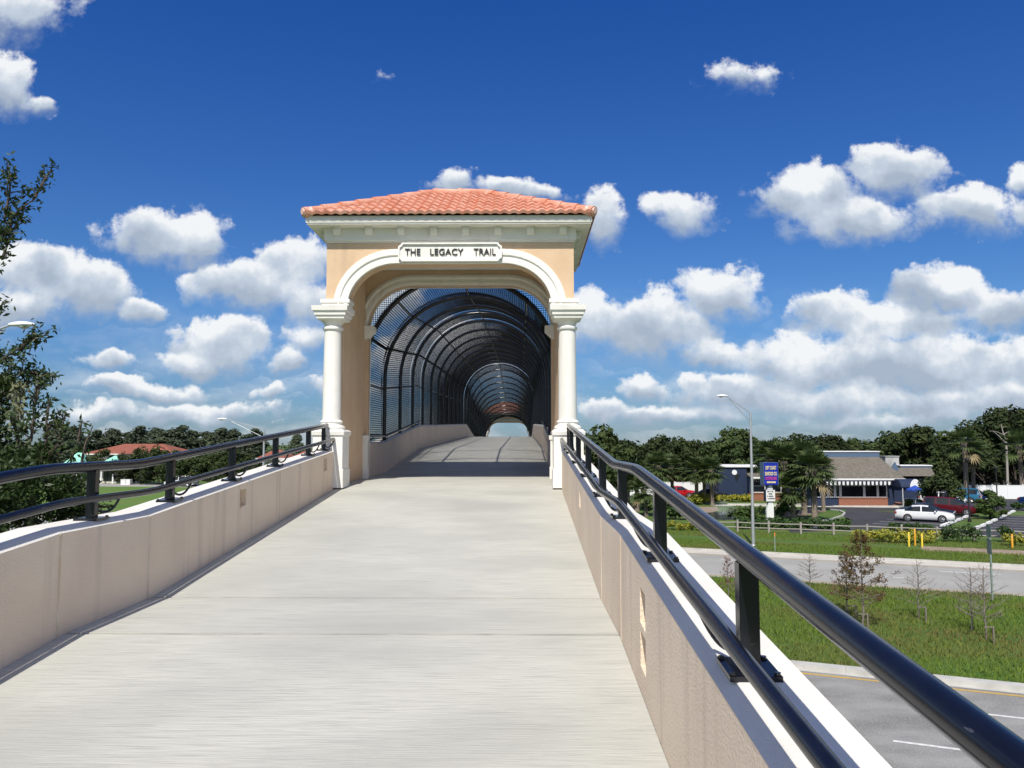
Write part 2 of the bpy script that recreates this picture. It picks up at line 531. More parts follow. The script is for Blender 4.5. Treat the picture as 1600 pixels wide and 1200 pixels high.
def leaf_quads(pos, nrm, size, aspect=.55, jit=.3, rng=RNG):
    n = len(pos)
    a = unit(np.cross(nrm, rng.normal(size=(n, 3))))
    b = np.cross(nrm, a)
    sz = size * (1 + jit * rng.uniform(-1, 1, (n, 1)))
    V = np.stack([pos - a * sz, pos - b * sz * aspect, pos + a * sz, pos + b * sz * aspect], 1).reshape(-1, 3)
    Fq = np.arange(4 * n).reshape(n, 4)
    return V, Fq
def clump_cloud(cent, rad, per, size, flat=.75, updir=.5, rng=RNG, aspect=.55):
    cent = np.asarray(cent, float); rad = np.asarray(rad, float)
    n = len(cent) * per
    d = unit(rng.normal(size=(n, 3)))
    rr = rng.uniform(.45, 1.05, (n, 1)) ** .6
    off = d * rr
    off[:, 2] *= flat
    pos = np.repeat(cent, per, 0) + off * np.repeat(rad, per)[:, None]
    nr = unit(d + np.array([0, 0, updir]) + .55 * rng.normal(size=(n, 3)))
    return leaf_quads(pos, nr, size, aspect, rng=rng)

# ------------------------------------------------------------------ floor and wall profiles (z relative to the eye)
FLOOR = [(-7, -2.285), (5.29, -1.26), (6.51, -1.26), (13.61, -.668), (17.4, -.668), (23.4, -.168), (43.5, .34), (70.4, -1.90), (86, -3.2)]
WTOP = [(-7, -1.53), (5.20, -.56), (6.45, -.56), (12.75, -.10)]
TTOP = [(15.35, .03), (17.4, .03), (23.4, .53), (43.5, 1.04), (67.6, -.97)]
def interp(tab, d):
    for (a, x), (b, y) in zip(tab, tab[1:]):
        if d <= b:
            return x + (y - x) * (d - a) / (b - a)
    return tab[-1][1]
def fl(d): return interp(FLOOR, d) + E
XL, XR, XC = -3.03, .642, -1.185
WT = .285                                 # parapet thickness

# ------------------------------------------------------------------ ground, roads
g = MB()
g.box(-1500, 1500, -300, 2600, -1, 0)
struct(g.build('ground', M['grass_ground']))
RA = R(-21.8)
UX = Vector((math.cos(RA), math.sin(RA), 0)); UN = Vector((-math.sin(RA), math.cos(RA), 0))
def rp(s, n, z=0): 
    p = UX * s + UN * n
    return (p.x, p.y, z)
def strip(mb, s0, s1, n0, n1, z, mi=0):
    k = max(1, int(abs(s1 - s0) / 40))
    for i in range(k):
        a = s0 + (s1 - s0) * i / k; b = s0 + (s1 - s0) * (i + 1) / k
        mb.quad(rp(a, n0, z), rp(b, n0, z), rp(b, n1, z), rp(a, n1, z), mi)
m = MB(); strip(m, -400, 400, 15.6, 27.15, .004)
struct(m.build('road', M['asphalt_light'], fix=False))
m = MB(); strip(m, -400, 400, 44.0, 54.3, .004)
struct(m.build('road', M['far_asphalt'], fix=False))
m = MB()
qa = ground(1544, 1116.5); qb = ground(1461, 1166.5)
sa, na = qa.dot(UX), qa.dot(UN)
sb, nb_ = qb.dot(UX), qb.dot(UN)
for s0 in range(-120, 160, 12):
    strip(m, s0 + sa, s0 + sa + 2, na - .06, na + .06, .008); strip(m, s0 + sb - .9, s0 + sb + 1.1, nb_ - .06, nb_ + .06, .008)
    strip(m, s0, s0 + 3, 47.4, 47.52, .008); strip(m, s0 + 5, s0 + 8, 50.6, 50.72, .008)
struct(m.build('lane_markings', M['white_line'], fix=False))
m = MB(); strip(m, -300, 300, 26.75, 26.9, .008); strip(m, -300, 300, 44.35, 44.47, .008)
struct(m.build('edge_line', M['yellow_line'], fix=False))
m = MB(); strip(m, -300, 300, 52.25, 52.6, .008)
struct(m.build('gutter_dirt', mat('road_grime', (.33, .25, .15), .95, (.40, .36, .28), 1.5, (1, 4, 1), world=True), fix=False))
m = MB(); strip(m, -300, 300, 52.75, 54.3, .010)
struct(m.build('gutter', M['sidewalk'], fix=False))
def kerb(n0, n1, h, name='kerb'):
    m = MB()
    for i in range(-40, 60):
        a, b = i * 5 + .004, i * 5 + 4.996
        vs = [rp(s, n, z) for z in (0, h) for n in (n0, n1) for s in (a, b)]
        m.add(vs, [(0, 2, 3, 1), (4, 5, 7, 6), (0, 1, 5, 4), (2, 6, 7, 3), (0, 4, 6, 2), (1, 3, 7, 5)])
    struct(m.build(name, M['kerb']))
kerb(27.3, 27.75, .14)
kerb(54.3, 54.5, .12)
m = MB(); strip(m, -300, 300, 27.05, 27.3, .012)
struct(m.build('gutter', M['kerb'], fix=False))

# ------------------------------------------------------------------ the path over the bridge
m = MB()
J = [-7, 5.29, 6.51, 13.61, 17.4, 20.6, 23.4, 27.5, 31.5, 35.5, 39.5, 43.5, 49, 54, 59, 64, 70.4, 86]
for a, b in zip(J, J[1:]):
    ga, gb = [.019 if abs(q - 5.9) < .7 else .012 for q in (a, b)]
    a2, b2 = a + ga, b - gb
    za, zb = interp(FLOOR, a) + E, interp(FLOOR, b) + E
    vs = []
    for (d, z) in ((a2, za), (b2, zb)):
        vs += [(XL + .002, d, z - .2), (XR - .002, d, z - .2), (XR - .002, d, z), (XL + .002, d, z)]
    m.add(vs, [(0, 3, 2, 1), (4, 5, 6, 7), (0, 1, 5, 4), (1, 2, 6, 5), (2, 3, 7, 6), (3, 0, 4, 7)])
o = struct(m.build('path', M['concrete']))
m = MB()
for a, b in zip(J, J[1:]):
    vs = []
    for d in (a, b):
        z = interp(FLOOR, d) + E
        vs += [(XL + .004, d, z - .8), (XR - .004, d, z - .8), (XR - .004, d, z - .012), (XL + .004, d, z - .012)]
    m.add(vs, [(0, 1, 5, 4), (1, 2, 6, 5), (2, 3, 7, 6), (3, 0, 4, 7)])
m.box(XL - .2, XR + .2, 32.0, 33.2, 0, 6.4)
m.box(XL - .2, XR + .2, 45.5, 46.7, 0, 6.7)
m.box(XL - .2, XR + .2, 62, 63.2, 0, 5.1)
struct(m.build('bridge', M['concrete_dark']))

# ------------------------------------------------------------------ parapet walls
def parapet(label, side, top, d0, d1, niches=(), joints=(), under=None, group='parapet walls'):
    xi = XR if side > 0 else XL
    CH = .036
    ds = sorted(set([d0, d1] + [d for d, _ in top if d0 < d < d1] + [d for d, _ in FLOOR if d0 < d < d1]
                    + [d for nn in niches for d in (nn[0] - .09, nn[0] + .09)]))
    t = thing('parapet_wall', label, 'wall', (xi + side * WT / 2, d0, fl(d0)))
    def X(k): return xi + side * k
    def zt(d): return interp(top, d) + E
    mb = MB()
    zb = (lambda d: 0.0) if under is None else (lambda d: fl(d) - under)
    for a, b in zip(ds, ds[1:]):
        nh = sorted([nn for nn in niches if abs((a + b) / 2 - nn[0]) < .08], key=lambda q: q[1])
        def col(z0, z1, x=xi):
            mb.quad((x, a, z0(a)), (x, b, z0(b)), (x, b, z1(b)), (x, a, z1(a)))
        lo = lambda d: fl(d) - .25
        for nn in nh:
            c0 = (lambda d, h=nn[1]: fl(d) + h); c1 = (lambda d, h=nn[2]: fl(d) + h)
            col(lo, c0)
            xr = X(.055)
            col(c0, c1, xr)
            for zf in (c0, c1):
                mb.quad((xi, a, zf(a)), (xi, b, zf(b)), (xr, b, zf(b)), (xr, a, zf(a)))
            for d in (a, b):
                mb.quad((xi, d, c0(d)), (xr, d, c0(d)), (xr, d, c1(d)), (xi, d, c1(d)))
            lo = c1
        col(lo, lambda d: zt(d) - CH)
        mb.quad((X(WT), a, zb(a)), (X(WT), b, zb(b)), (X(WT), b, zt(b) - CH), (X(WT), a, zt(a) - CH))
        mb.quad((xi, a, zt(a) - CH), (xi, b, zt(b) - CH), (X(WT), b, zt(b) - CH), (X(WT), a, zt(a) - CH))
    for d in (d0, d1):
        mb.quad((xi, d, zb(d)), (X(WT), d, zb(d)), (X(WT), d, zt(d) - CH), (xi, d, zt(d) - CH))
    mb.build('wall_body', M['stucco'], t, world=True, fix=False)
    cp = MB()
    pr = [(0, -CH + .001), (.055, .0), (WT, 0), (WT, -CH + .001)]
    vs = []
    for d in ds:
        for k, h in pr:
            vs.append((X(k), d, zt(d) + h))
    n = 4
    fs = [(i * n + j, i * n + (j + 1) % n, (i + 1) * n + (j + 1) % n, (i + 1) * n + j) for i in range(len(ds) - 1) for j in range(n)]
    fs += [(0, 1, 2, 3), tuple((len(ds) - 1) * n + j for j in (3, 2, 1, 0))]
    cp.add(vs, fs)
    cp.build('coping', M['coping'], t, world=True)
    for d in joints:
        jb = MB()
        a, b = d - .009, d + .009
        x0, x1 = X(-.003), X(.02)
        jb.add([(x0, a, fl(a)), (x0, b, fl(b)), (x0, b, zt(b) - CH), (x0, a, zt(a) - CH), (x1, a, fl(a)), (x1, b, fl(b)), (x1, b, zt(b) - CH), (x1, a, zt(a) - CH)],
               [(0, 1, 2, 3), (4, 5, 6, 7), (0, 3, 7, 4), (1, 2, 6, 5), (3, 2, 6, 7)])
        jb.build('joint_strip', M['sealant'], t, world=True)
    return t
pl = parapet('tan stucco parapet wall left of the ramp, with rust-stained square recesses', -1, WTOP, -7, 12.69,
             niches=[(8.6, .40, .58), (12.2, .36, .54)], joints=[5.2, 6.45, 9.9])
for d, h in ((8.6, .49), (12.2, .45)):
    rb = MB()
    rb.box(XL - .012, XL + .003, d - .095, d - .080, fl(d) + h - .11, fl(d) + h + .10)
    rb.build('rust_streak', M['rust'], pl, world=True)
pr_ = parapet('tan stucco parapet wall right of the ramp, with two stacked recesses near the camera', 1, WTOP, -7, 12.69,
              niches=[(4.27, .14, .33), (4.27, .37, .56), (8.77, .36, .55)], joints=[5.2, 6.45])
parapet('shaded tan parapet wall along the left of the mesh tunnel', -1, TTOP, 15.36, 67.6, under=1.3)
parapet('short-looking tan parapet wall along the right of the mesh tunnel', 1, TTOP, 15.36, 67.6, under=1.3)

# ------------------------------------------------------------------ handrails
def handrail(label, side, posts):
    xi = XR if side > 0 else XL
    xp = xi + side * .112                      # posts
    xb = xi - side * .002                      # lower rail along the inner edge
    zt = lambda d: interp(WTOP, d) + E
    t = thing('handrail', label, 'handrail', (xp, posts[0], zt(posts[0])), group='black handrails on the ramp walls')
    kinks = [(5.2, .20), (6.45, .20)]
    def path(x, h, d0, d1, sh):
        ps = [(x, d0, zt(d0) + h)]
        for k, w in kinks:
            kk = k + sh
            for q in (-1, -.4, .4, 1):
                d = kk + q * w
                # rounded bend
                base = [zt(kk - w - sh + 0) , zt(kk - sh), zt(kk + w - sh)]
                u = (q + 1) / 2
                z = (1 - u) ** 2 * base[0] + 2 * u * (1 - u) * base[1] + u * u * base[2]
                ps.append((x, d, z + h))
        ps.append((x, d1, zt(d1) + h))
        return ps
    mb = MB(); mb.tube(path(xp, .385, -6.5, 12.66, 0), .038, 16)
    mb.build('top_rail', M['black_paint'], t, smooth=50, world=True)
    mb = MB(); mb.tube(path(xb, .165, -6.5, 12.78, 0), .027, 14)
    mb.build('lower_rail', M['black_paint'], t, smooth=50, world=True)
    for d in posts:
        z = zt(d)
        p = MB(); p.box(xp - .033, xp + .033, d - .026, d + .026, z + .02, z + .36)
        po = p.build('post', M['black_paint'], t, world=True)
        p = MB()
        s = (zt(d + .1) - zt(d - .1)) / .2
        vs = [(xp + a * .085, d + b * .09, z + s * b * .10 + c) for c in (.001, .018) for b in (-1, 1) for a in (-1, 1)]
        p.add(vs, [(0, 2, 3, 1), (4, 5, 7, 6), (0, 1, 5, 4), (2, 6, 7, 3), (0, 4, 6, 2), (1, 3, 7, 5)])
        for a in (-1, 1):
            for b in (-1, 1):
                p.lathe([(.011, z + s * b * .075 + .017), (.011, z + s * b * .075 + .027)], xp + a * .072, d + b * .075, 6)
        q = p.build('base_plate', M['black_paint'], po)
        q.location = (-t.location.x, -t.location.y, -t.location.z)
        p = MB()
        p0 = Vector((xp - side * .02, d + .02, z + .075)); p1 = Vector((xp - side * .04, d + .19, z - .005)); p2 = Vector((xb, d + .17, z + .15))
        p.tube([p0 * (1 - u) ** 2 + p1 * 2 * u * (1 - u) + p2 * u * u for u in [i / 10 for i in range(11)]], .010, 8)
        q = p.build('bracket', M['black_paint'], po, smooth=60)
        q.location = (-t.location.x, -t.location.y, -t.location.z)
    return t
handrail('black tubular double handrail on the wall left of the ramp', -1, [.9, 2.6, 4.2, 5.77, 7.05, 8.55, 10.05, 11.6, 12.5])
handrail('black tubular double handrail on the wall right of the ramp', 1, [-.6, 1.1, 2.69, 4.35, 5.95, 7.4, 8.95, 10.5, 12.0, 12.58])
def tunnel_rail(label, side):
    xi = XR if side > 0 else XL
    x = xi - side * .03
    zt = lambda d: interp(TTOP, d) + E
    t = thing('handrail', label, 'handrail', (x, 15.5, zt(15.5)), group='short handrails inside the tunnel')
    mb = MB(); mb.tube([(x, d, zt(d) + .12) for d in (15.5, 17.4, 19, 21, 23.2)], .026, 10)
    mb.build('rail', M['black_paint'], t, smooth=50, world=True)
    for d in (15.9, 17.6, 19.4, 21.2, 22.9):
        p = MB(); p.tube([(xi + side * .10, d, zt(d) + .0), (xi + side * .05, d, zt(d) + .03), (x, d, zt(d) + .05), (x, d, zt(d) + .11)], .012, 6)
        p.build('bracket', M['black_paint'], t, smooth=50, world=True)
tunnel_rail('short black handrail on the left tunnel wall just behind the portal', -1)
tunnel_rail('short black handrail on the right tunnel wall just behind the portal', 1)

# ------------------------------------------------------------------ the portal tower (local: x from its axis, y from its front, z from the path)
def text_mesh(body, width, height, depth, align=True, spacing=1.0, offset=0.):
    c = bpy.data.curves.new('lettering', 'FONT')
    c.body = body
    c.extrude = .05
    c.offset = offset
    c.space_word = spacing
    c.resolution_u = 3
    o = bpy.data.objects.new('lettering', c)
    COL.objects.link(o)
    dg = bpy.context.evaluated_depsgraph_get()
    me = bpy.data.meshes.new_from_object(o.evaluated_get(dg))
    COL.objects.unlink(o)
    bpy.data.objects.remove(o)
    n = len(me.vertices)
    a = np.empty(n * 3, np.float32); me.vertices.foreach_get('co', a); a = a.reshape(-1, 3)
    lo, hi = a.min(0), a.max(0)
    s = np.array([width / (hi[0] - lo[0]), height / (hi[1] - lo[1]), depth / (hi[2] - lo[2])])
    b = (a - (lo + hi) / 2) * s
    out = np.stack([b[:, 0], -b[:, 2], b[:, 1]], 1)       # stands in the xz plane, faces -y
    me.vertices.foreach_set('co', out.astype(np.float32).ravel())
    me.update()
    me.materials.clear()
    return me
ZF = -.70
D0 = 12.85
def L(z): return z - ZF
port = thing('gateway', 'peach and white stucco gateway with clay tile roof reading THE LEGACY TRAIL', 'gateway', (XC, D0, E + ZF), group='gateways of the covered bridge')
def arch_pts(hw, top, spring, rx, rz, n=14, foot=None):
    ps = []
    if foot is not None:
        ps.append((-hw, foot))
    for i in range(n + 1):
        a = math.pi - i / n * math.pi / 2
        ps.append((-hw + rx + rx * math.cos(a), spring + rz * math.sin(a)))
    for i in range(n + 1):
        a = math.pi / 2 - i / n * math.pi / 2
        ps.append((hw - rx + rx * math.cos(a), spring + rz * math.sin(a)))
    if foot is not None:
        ps.append((hw, foot))
    return ps
def arch_wall(mb, ap, hwo, zlow, ztop, y0, y1):
    xs = [(-hwo, zlow)] + [(ap[0][0], zlow)] + ap + [(ap[-1][0], zlow)] + [(hwo, zlow)]
    for (xa, za), (xb, zb) in zip(xs, xs[1:]):
        if abs(xb - xa) < 1e-6:
            mb.quad((xa, y0, za), (xa, y1, za), (xa, y1, zb), (xa, y0, zb))
            continue
        mb.quad((xa, y0, za), (xb, y0, zb), (xb, y0, ztop), (xa, y0, ztop))
        mb.quad((xa, y1, za), (xb, y1, zb), (xb, y1, ztop), (xa, y1, ztop))
        mb.quad((xa, y0, za), (xb, y0, zb), (xb, y1, zb), (xa, y1, za))
    for x in (-hwo, hwo):
        mb.quad((x, y0, zlow), (x, y1, zlow), (x, y1, ztop), (x, y0, ztop))
def arch_path(ap, y):
    out = []
    for i, (x, z) in enumerate(ap):
        a = ap[max(i - 1, 0)]; b = ap[min(i + 1, len(ap) - 1)]
        tx, tz = b[0] - a[0], b[1] - a[1]
        l = math.hypot(tx, tz) or 1
        out.append(((x, y, z), (-tz / l, 0, tx / l), (0, -1, 0)))
    return out
FA = arch_pts(1.68, L(2.957), L(2.36), .80, L(2.957) - L(2.36), foot=None)
FA = arch_pts(1.68, 0, L(2.24), .80, 2.957 - 2.24)
mb = MB(); arch_wall(mb, FA, 2.05, L(2.24), L(3.315), 0, .25)
mb.build('front_wall', M['peach'], port)
RAp = arch_pts(1.755, 0, L(2.22), .84, 3.02 - 2.22, foot=L(-1.3))
mb = MB(); arch_wall(mb, RAp, 2.05, L(-1.3), L(3.315), 2.10, 2.30)
mb.build('rear_wall', M['peach'], port)
for s in (-1, 1):
    mb = MB()
    x0, x1 = sorted((s * 1.80, s * 2.05))
    mb.box(x0, x1, .20, 2.099, L(-1.9), L(2.235)); mb.box(x0, x1, .251, 2.099, L(2.235), L(3.315))
    mb.build('side_wall', M['peach'], port)
mb = MB(); mb.box(-1.799, 1.799, .251, 2.099, L(3.38), L(3.44))
mb.build('ceiling', M['peach'], port)
TRIM = [(0, -.03), (0, .085), (.055, .085), (.065, .060), (.125, .060), (.135, .085), (.165, .085), (.175, .05), (.225, .04), (.245, .03), (.245, -.03)]
mb = MB(); mb.sweep(TRIM, arch_path([(-1.68, L(2.30))] + FA + [(1.68, L(2.30))] if False else FA, 0))
mb.build('arch_moulding', M['cream'], port, smooth=30)
TR2 = [(0, -.02), (0, .09), (.05, .09), (.06, .065), (.11, .065), (.12, .09), (.15, .09), (.16, .05), (.20, .04), (.20, -.02)]
ra2 = arch_pts(1.755, 0, L(2.22), .84, 3.02 - 2.22)
mb = MB(); mb.sweep(TR2, arch_path(ra2, 2.10))
mb.build('arch_moulding', M['cream'], port, smooth=30)
mb = MB(); mb.sweep([(a, b) for a, b in TRIM], [((x, y, z), n, (0, 1, 0)) for (x, y, z), n, d in arch_path(arch_pts(1.755, 0, L(2.22), .84, .80, foot=L(-.66)), 2.30)])
mb.build('arch_moulding', M['cream'], port, smooth=30)
CX = 1.94
for s in (-1, 1):
    mb = MB()
    mb.lathe([(.150, L(.37)), (.150, L(.60)), (.146, L(1.1)), (.138, L(1.86))], s * CX, .07, 28)
    colm = mb.build('column', M['cream'], port, smooth=40)
    mb = MB()
    mb.lathe([(.14, L(1.855)), (.162, L(1.862)), (.168, L(1.885)), (.160, L(1.905)), (.14, L(1.915)), (.145, L(1.95)), (.168, L(1.985)), (.215, L(2.02))], s * CX, .07, 28)
    mb.sqstack([(.19, L(2.01)), (.228, L(2.03)), (.232, L(2.07)), (.256, L(2.085)), (.26, L(2.14)), (.288, L(2.155)), (.295, L(2.235))], s * CX, .07)
    mb.build('capital', M['cream'], colm, smooth=25)
    mb = MB()
    mb.lathe([(.215, L(.215)), (.225, L(.245)), (.215, L(.275)), (.175, L(.29)), (.170, L(.32)), (.185, L(.34)), (.175, L(.36)), (.15, L(.375))], s * CX, .07, 28)
    mb.sqstack([(.24, L(-.72)), (.255, L(-.72)), (.255, L(-.43)), (.24, L(-.415)), (.24, L(.11)), (.262, L(.125)), (.27, L(.185)), (.245, L(.20)), (.235, L(.216))], s * CX, .07)
    mb.build('pedestal', M['cream'], colm, smooth=25)
    # impost block above the capital
    mb = MB()
    x0, x1 = sorted((s * 1.66, s * 2.10))
    mb.box(x0, x1, -.075, .26, L(2.236), L(2.30)); mb.box(x0 - .02, x1 + .02, -.095, .275, L(2.301), L(2.36))
    mb.build('impost', M['cream'], port)
    # white edge strip up the outer corner of the upper wall
    # rear pilaster with its own pedestal and bracket capital
    mb = MB()
    mb.box(*sorted((s * 1.725, s * 1.80)), 1.93, 2.098, L(-.72), L(.06))
    mb.box(*sorted((s * 1.70, s * 1.798)), 1.91, 2.097, L(.061), L(.14))
    mb.box(*sorted((s * 1.71, s * 1.797)), 1.92, 2.097, L(-.72), L(-.45))
    mb.build('pilaster', M['cream'], port)
    mb = MB()
    mb.prism([(s * 1.80, L(1.97)), (s * 1.74, L(2.02)), (s * 1.63, L(2.13)), (s * 1.63, L(2.22)), (s * 1.80, L(2.22))][::s], 1.95, 2.28, 'y')
    mb.build('corbel', M['cream'], port)
# frieze, brackets, fascia
mb = MB()
yb = 2.62
def ring(mb, hx, ya, yb_, z0, z1, hx2=None, g=None):
    hx2 = hx if hx2 is None else hx2
    gg = hx2 - hx
    vs = [(-hx, ya, z0), (hx, ya, z0), (hx, yb_, z0), (-hx, yb_, z0), (-hx2, ya - gg, z1), (hx2, ya - gg, z1), (hx2, yb_ + gg, z1), (-hx2, yb_ + gg, z1)]
    mb.add(vs, [(0, 3, 2, 1), (4, 5, 6, 7), (0, 1, 5, 4), (1, 2, 6, 5), (2, 3, 7, 6), (3, 0, 4, 7)])
ring(mb, 2.06, -.012, yb, L(3.318), L(3.345)); ring(mb, 2.06, -.012, yb, L(3.346), L(3.355), 2.09); ring(mb, 2.09, -.042, yb, L(3.356), L(3.556))
mb.build('frieze', M['cream'], port)
for k in range(8):
    x = -1.87 + k * 3.74 / 7
    mb = MB(); mb.prism([(-.042, L(3.43)), (-.10, L(3.44)), (-.14, L(3.50)), (-.14, L(3.555)), (-.042, L(3.555))], x - .058, x + .058, 'x')
    mb.build('eave_bracket', M['cream'], port)
for s in (-1, 1):
    for k in range(5):
        y = .25 + k * .52
        mb = MB(); x = s * 2.09
        mb.prism([(x, L(3.43)), (x + s * .06, L(3.44)), (x + s * .10, L(3.50)), (x + s * .10, L(3.555)), (x, L(3.555))], y - .058, y + .058, 'y')
        mb.build('eave_bracket', M['cream'], port)
EW, EY0, EY1 = 2.335, -.30, 3.42
mb = MB(); ring(mb, EW - .02, EY0 + .02, EY1 - .02, L(3.557), L(3.58)); ring(mb, EW - .005, EY0 + .005, EY1 - .005, L(3.581), L(3.60)); ring(mb, EW, EY0, EY1, L(3.601), L(3.69))
mb.build('fascia', M['cream'], port)
# clay tile roof
rz0, rise = L(3.70), .93
half = (EY1 - EY0) / 2 + .04
EWt = EW + .02
pitch = math.atan2(rise, half)
mb = MB()
def slope(mb, org, sd, td, length, hip=True):
    # org eave start, sd along the eave, td horizontal inward
    SL = math.hypot(half, rise)
    nc = 7
    per = .152
    ns = int(length / per) * 8
    up = Vector((0, 0, 1))
    tdir = (td * math.cos(pitch) + up * math.sin(pitch))
    nrm = (up * math.cos(pitch) - td * math.sin(pitch))
    for c in range(nc):
        t0, t1 = SL * c / nc - (.03 if c == 0 else .0), SL * (c + 1) / nc + .02
        rows = []
        for (tt_, lift) in ((t0, .0), (t0, .045), (t1, .012)):
            hp = max(0, tt_) * math.cos(pitch)
            row = []
            for i in range(ns + 1):
                s = length * i / ns
                ph = 2 * math.pi * (s / per)
                w = .034 * (abs(math.sin(ph / 2)) ** 1.3) 
                sc = min(max(s, hp), length - hp)
                row.append(org + sd * sc + tdir * tt_ + nrm * (lift + (w if lift > 0 else w * .6)))
            rows.append(row)
        n = ns + 1
        mb.add(rows[0] + rows[1] + rows[2], [(r * n + i, r * n + i + 1, (r + 1) * n + i + 1, (r + 1) * n + i) for r in range(2) for i in range(ns)])
cxr, cyr = 0, (EY0 + EY1) / 2
A = Vector((-EWt, EY0 - .04, rz0)); B = Vector((EWt, EY0 - .04, rz0)); C = Vector((EWt, EY1 + .04, rz0)); D_ = Vector((-EWt, EY1 + .04, rz0))
slope(mb, A, Vector((1, 0, 0)), Vector((0, 1, 0)), 2 * EWt)
slope(mb, B, Vector((0, 1, 0)), Vector((-1, 0, 0)), EY1 - EY0 + .08)
slope(mb, C, Vector((-1, 0, 0)), Vector((0, -1, 0)), 2 * EWt)
slope(mb, D_, Vector((0, -1, 0)), Vector((1, 0, 0)), EY1 - EY0 + .08)
mb.build('tile_roof', M['tile'], port, smooth=40, fix=False)
ridge_l = Vector((-EWt + half, cyr, rz0 + rise)); ridge_r = Vector((EWt - half, cyr, rz0 + rise))
hp = MB(); mo = MB()
for a, b in ((A, ridge_l), (B, ridge_r), (C, ridge_r), (D_, ridge_l), (ridge_l, ridge_r)):
    d = b - a
    k = max(2, int(d.length / .33))
    upv = Vector((0, 0, .035))
    for i in range(k):
        p = a + d * (i / k) + upv; q = a + d * ((i + 1.12) / k) + upv
        hp.tube([p, q], [.088, .066], 12)
    mo.tube([a + upv * .4, b + upv * .4], .05, 8)
hp.build('hip_tiles', M['tile'], port, smooth=40)
for a in (A, B, C, D_):
    v = (Vector((0, cyr, rz0)) - a).normalized()
    mo.tube([a - v * .03 + Vector((0, 0, .045)), a + v * .12 + Vector((0, 0, .06))], [.05, .095], 10)
mo.build('ridge_mortar', M['mortar'], port, smooth=40)
# sign panel with its raised frame and lettering
SX, SZ = (702 - 815) / 96.2 - XC, L((HY - 391) / 96.2)
hw, hh = .845, .148
def notch(hw, hh, c):
    return [(-hw + c, -hh), (hw - c, -hh), (hw - c * .6, -hh + c * .6), (hw, -hh + c), (hw, hh - c), (hw - c * .6, hh - c * .6), (hw - c, hh), (-hw + c, hh), (-hw + c * .6, hh - c * .6), (-hw, hh - c), (-hw, -hh + c), (-hw + c * .6, -hh + c * .6)]
mb = MB()
mb.prism([(SX + x, SZ + z) for x, z in notch(hw, hh, .06)], -.105, -.02, 'y')
sgn = mb.build('sign_panel', M['cream'], port)
mb = MB()
o_, i_ = notch(hw + .008, hh + .008, .062), notch(hw - .018, hh - .018, .056)
n = len(o_)
vs = [(SX + x, y, SZ + z) for y in (-.138, -.10) for pp in (o_, i_) for x, z in pp]
fs = []
for k in range(n):
    k2 = (k + 1) % n
    fs += [(k, k2, n + k2, n + k), (2 * n + k, 3 * n + k, 3 * n + k2, 2 * n + k2), (k, 2 * n + k, 2 * n + k2, k2), (n + k, n + k2, 3 * n + k2, 3 * n + k)]
mb.add(vs, fs)
mb.build('sign_frame', M['cream'], sgn)
for wtxt, pa, pb in (('THE', 630.6, 655), ('LEGACY', 670.6, 723), ('TRAIL', 739.4, 774.4)):
    tm = text_mesh(wtxt, (pb - pa) / 96.2, .108, .014, offset=.002)
    tm.materials.append(M['black'])
    lt = link_mesh('lettering', tm, sgn)
    lt.location = (((pa + pb) / 2 - 815) / 96.2 - XC, -.119, SZ + .004)
# the same gateway at the far end, turned round
far = copy_tree(port)
far['label'] = 'small pale gateway at the far end of the dark mesh tunnel'
far.location = (XC, 70.4, E + interp(FLOOR, 70.0) - .0)
far.rotation_euler = (0, 0, math.pi)
for ch in list(far.children):
    if ch.name.startswith('sign_panel'):
        for c2 in list(ch.children):
            bpy.data.objects.remove(c2)
        bpy.data.objects.remove(ch)

# ------------------------------------------------------------------ mesh tunnel
tun = thing('tunnel_canopy', 'black wire mesh tunnel of arched ribs over the path beyond the gateway', 'canopy', (XC, 15.4, fl(15.4)))
def tun_arc(hw, zs, ztop, n=22, z0=.70):
    ps = [(-hw, z0), (-hw, (z0 + zs) / 2)]
    for i in range(n + 1):
        a = math.pi - math.pi * i / n
        ps.append((hw * math.cos(a), zs + (ztop - zs) * math.sin(a)))
    return ps + [(hw, (z0 + zs) / 2), (hw, z0)]
NB, BAY = 23, (67.6 - 15.4) / 23
arc = tun_arc(1.90, 2.10, 3.96)
rib = MB(); rib.tube([(x, 0, z) for x, z in arc], .045, 8)
pan = MB()
arco = tun_arc(1.955, 2.10, 4.015, 26)
def tri_strip(mb, pts, dirs, w, h):
    # thin square wire along pts; dirs: (across, outward)
    k = 4
    vs = []
    for p, (ac, ou) in zip(pts, dirs):
        for a, b in ((-w, -h), (w, -h), (w, h), (-w, h)):
            vs.append(Vector(p) + Vector(ac) * a + Vector(ou) * b)
    fs = [(i * k + j, i * k + (j + 1) % k, (i + 1) * k + (j + 1) % k, (i + 1) * k + j) for i in range(len(pts) - 1) for j in range(k)]
    mb.add(vs, fs)
nor = []
for i in range(len(arco)):
    a = arco[max(i - 1, 0)]; b = arco[min(i + 1, len(arco) - 1)]
    l = math.hypot(b[0] - a[0], b[1] - a[1])
    nor.append((-(b[1] - a[1]) / l, (b[0] - a[0]) / l))
hs_ = 40
for i in range(hs_):
    y = (i + .5) * BAY / hs_
    tri_strip(pan, [(x, y, z) for x, z in arco], [((0, 1, 0), (nx, 0, nz)) for nx, nz in nor], .0028, .0026)
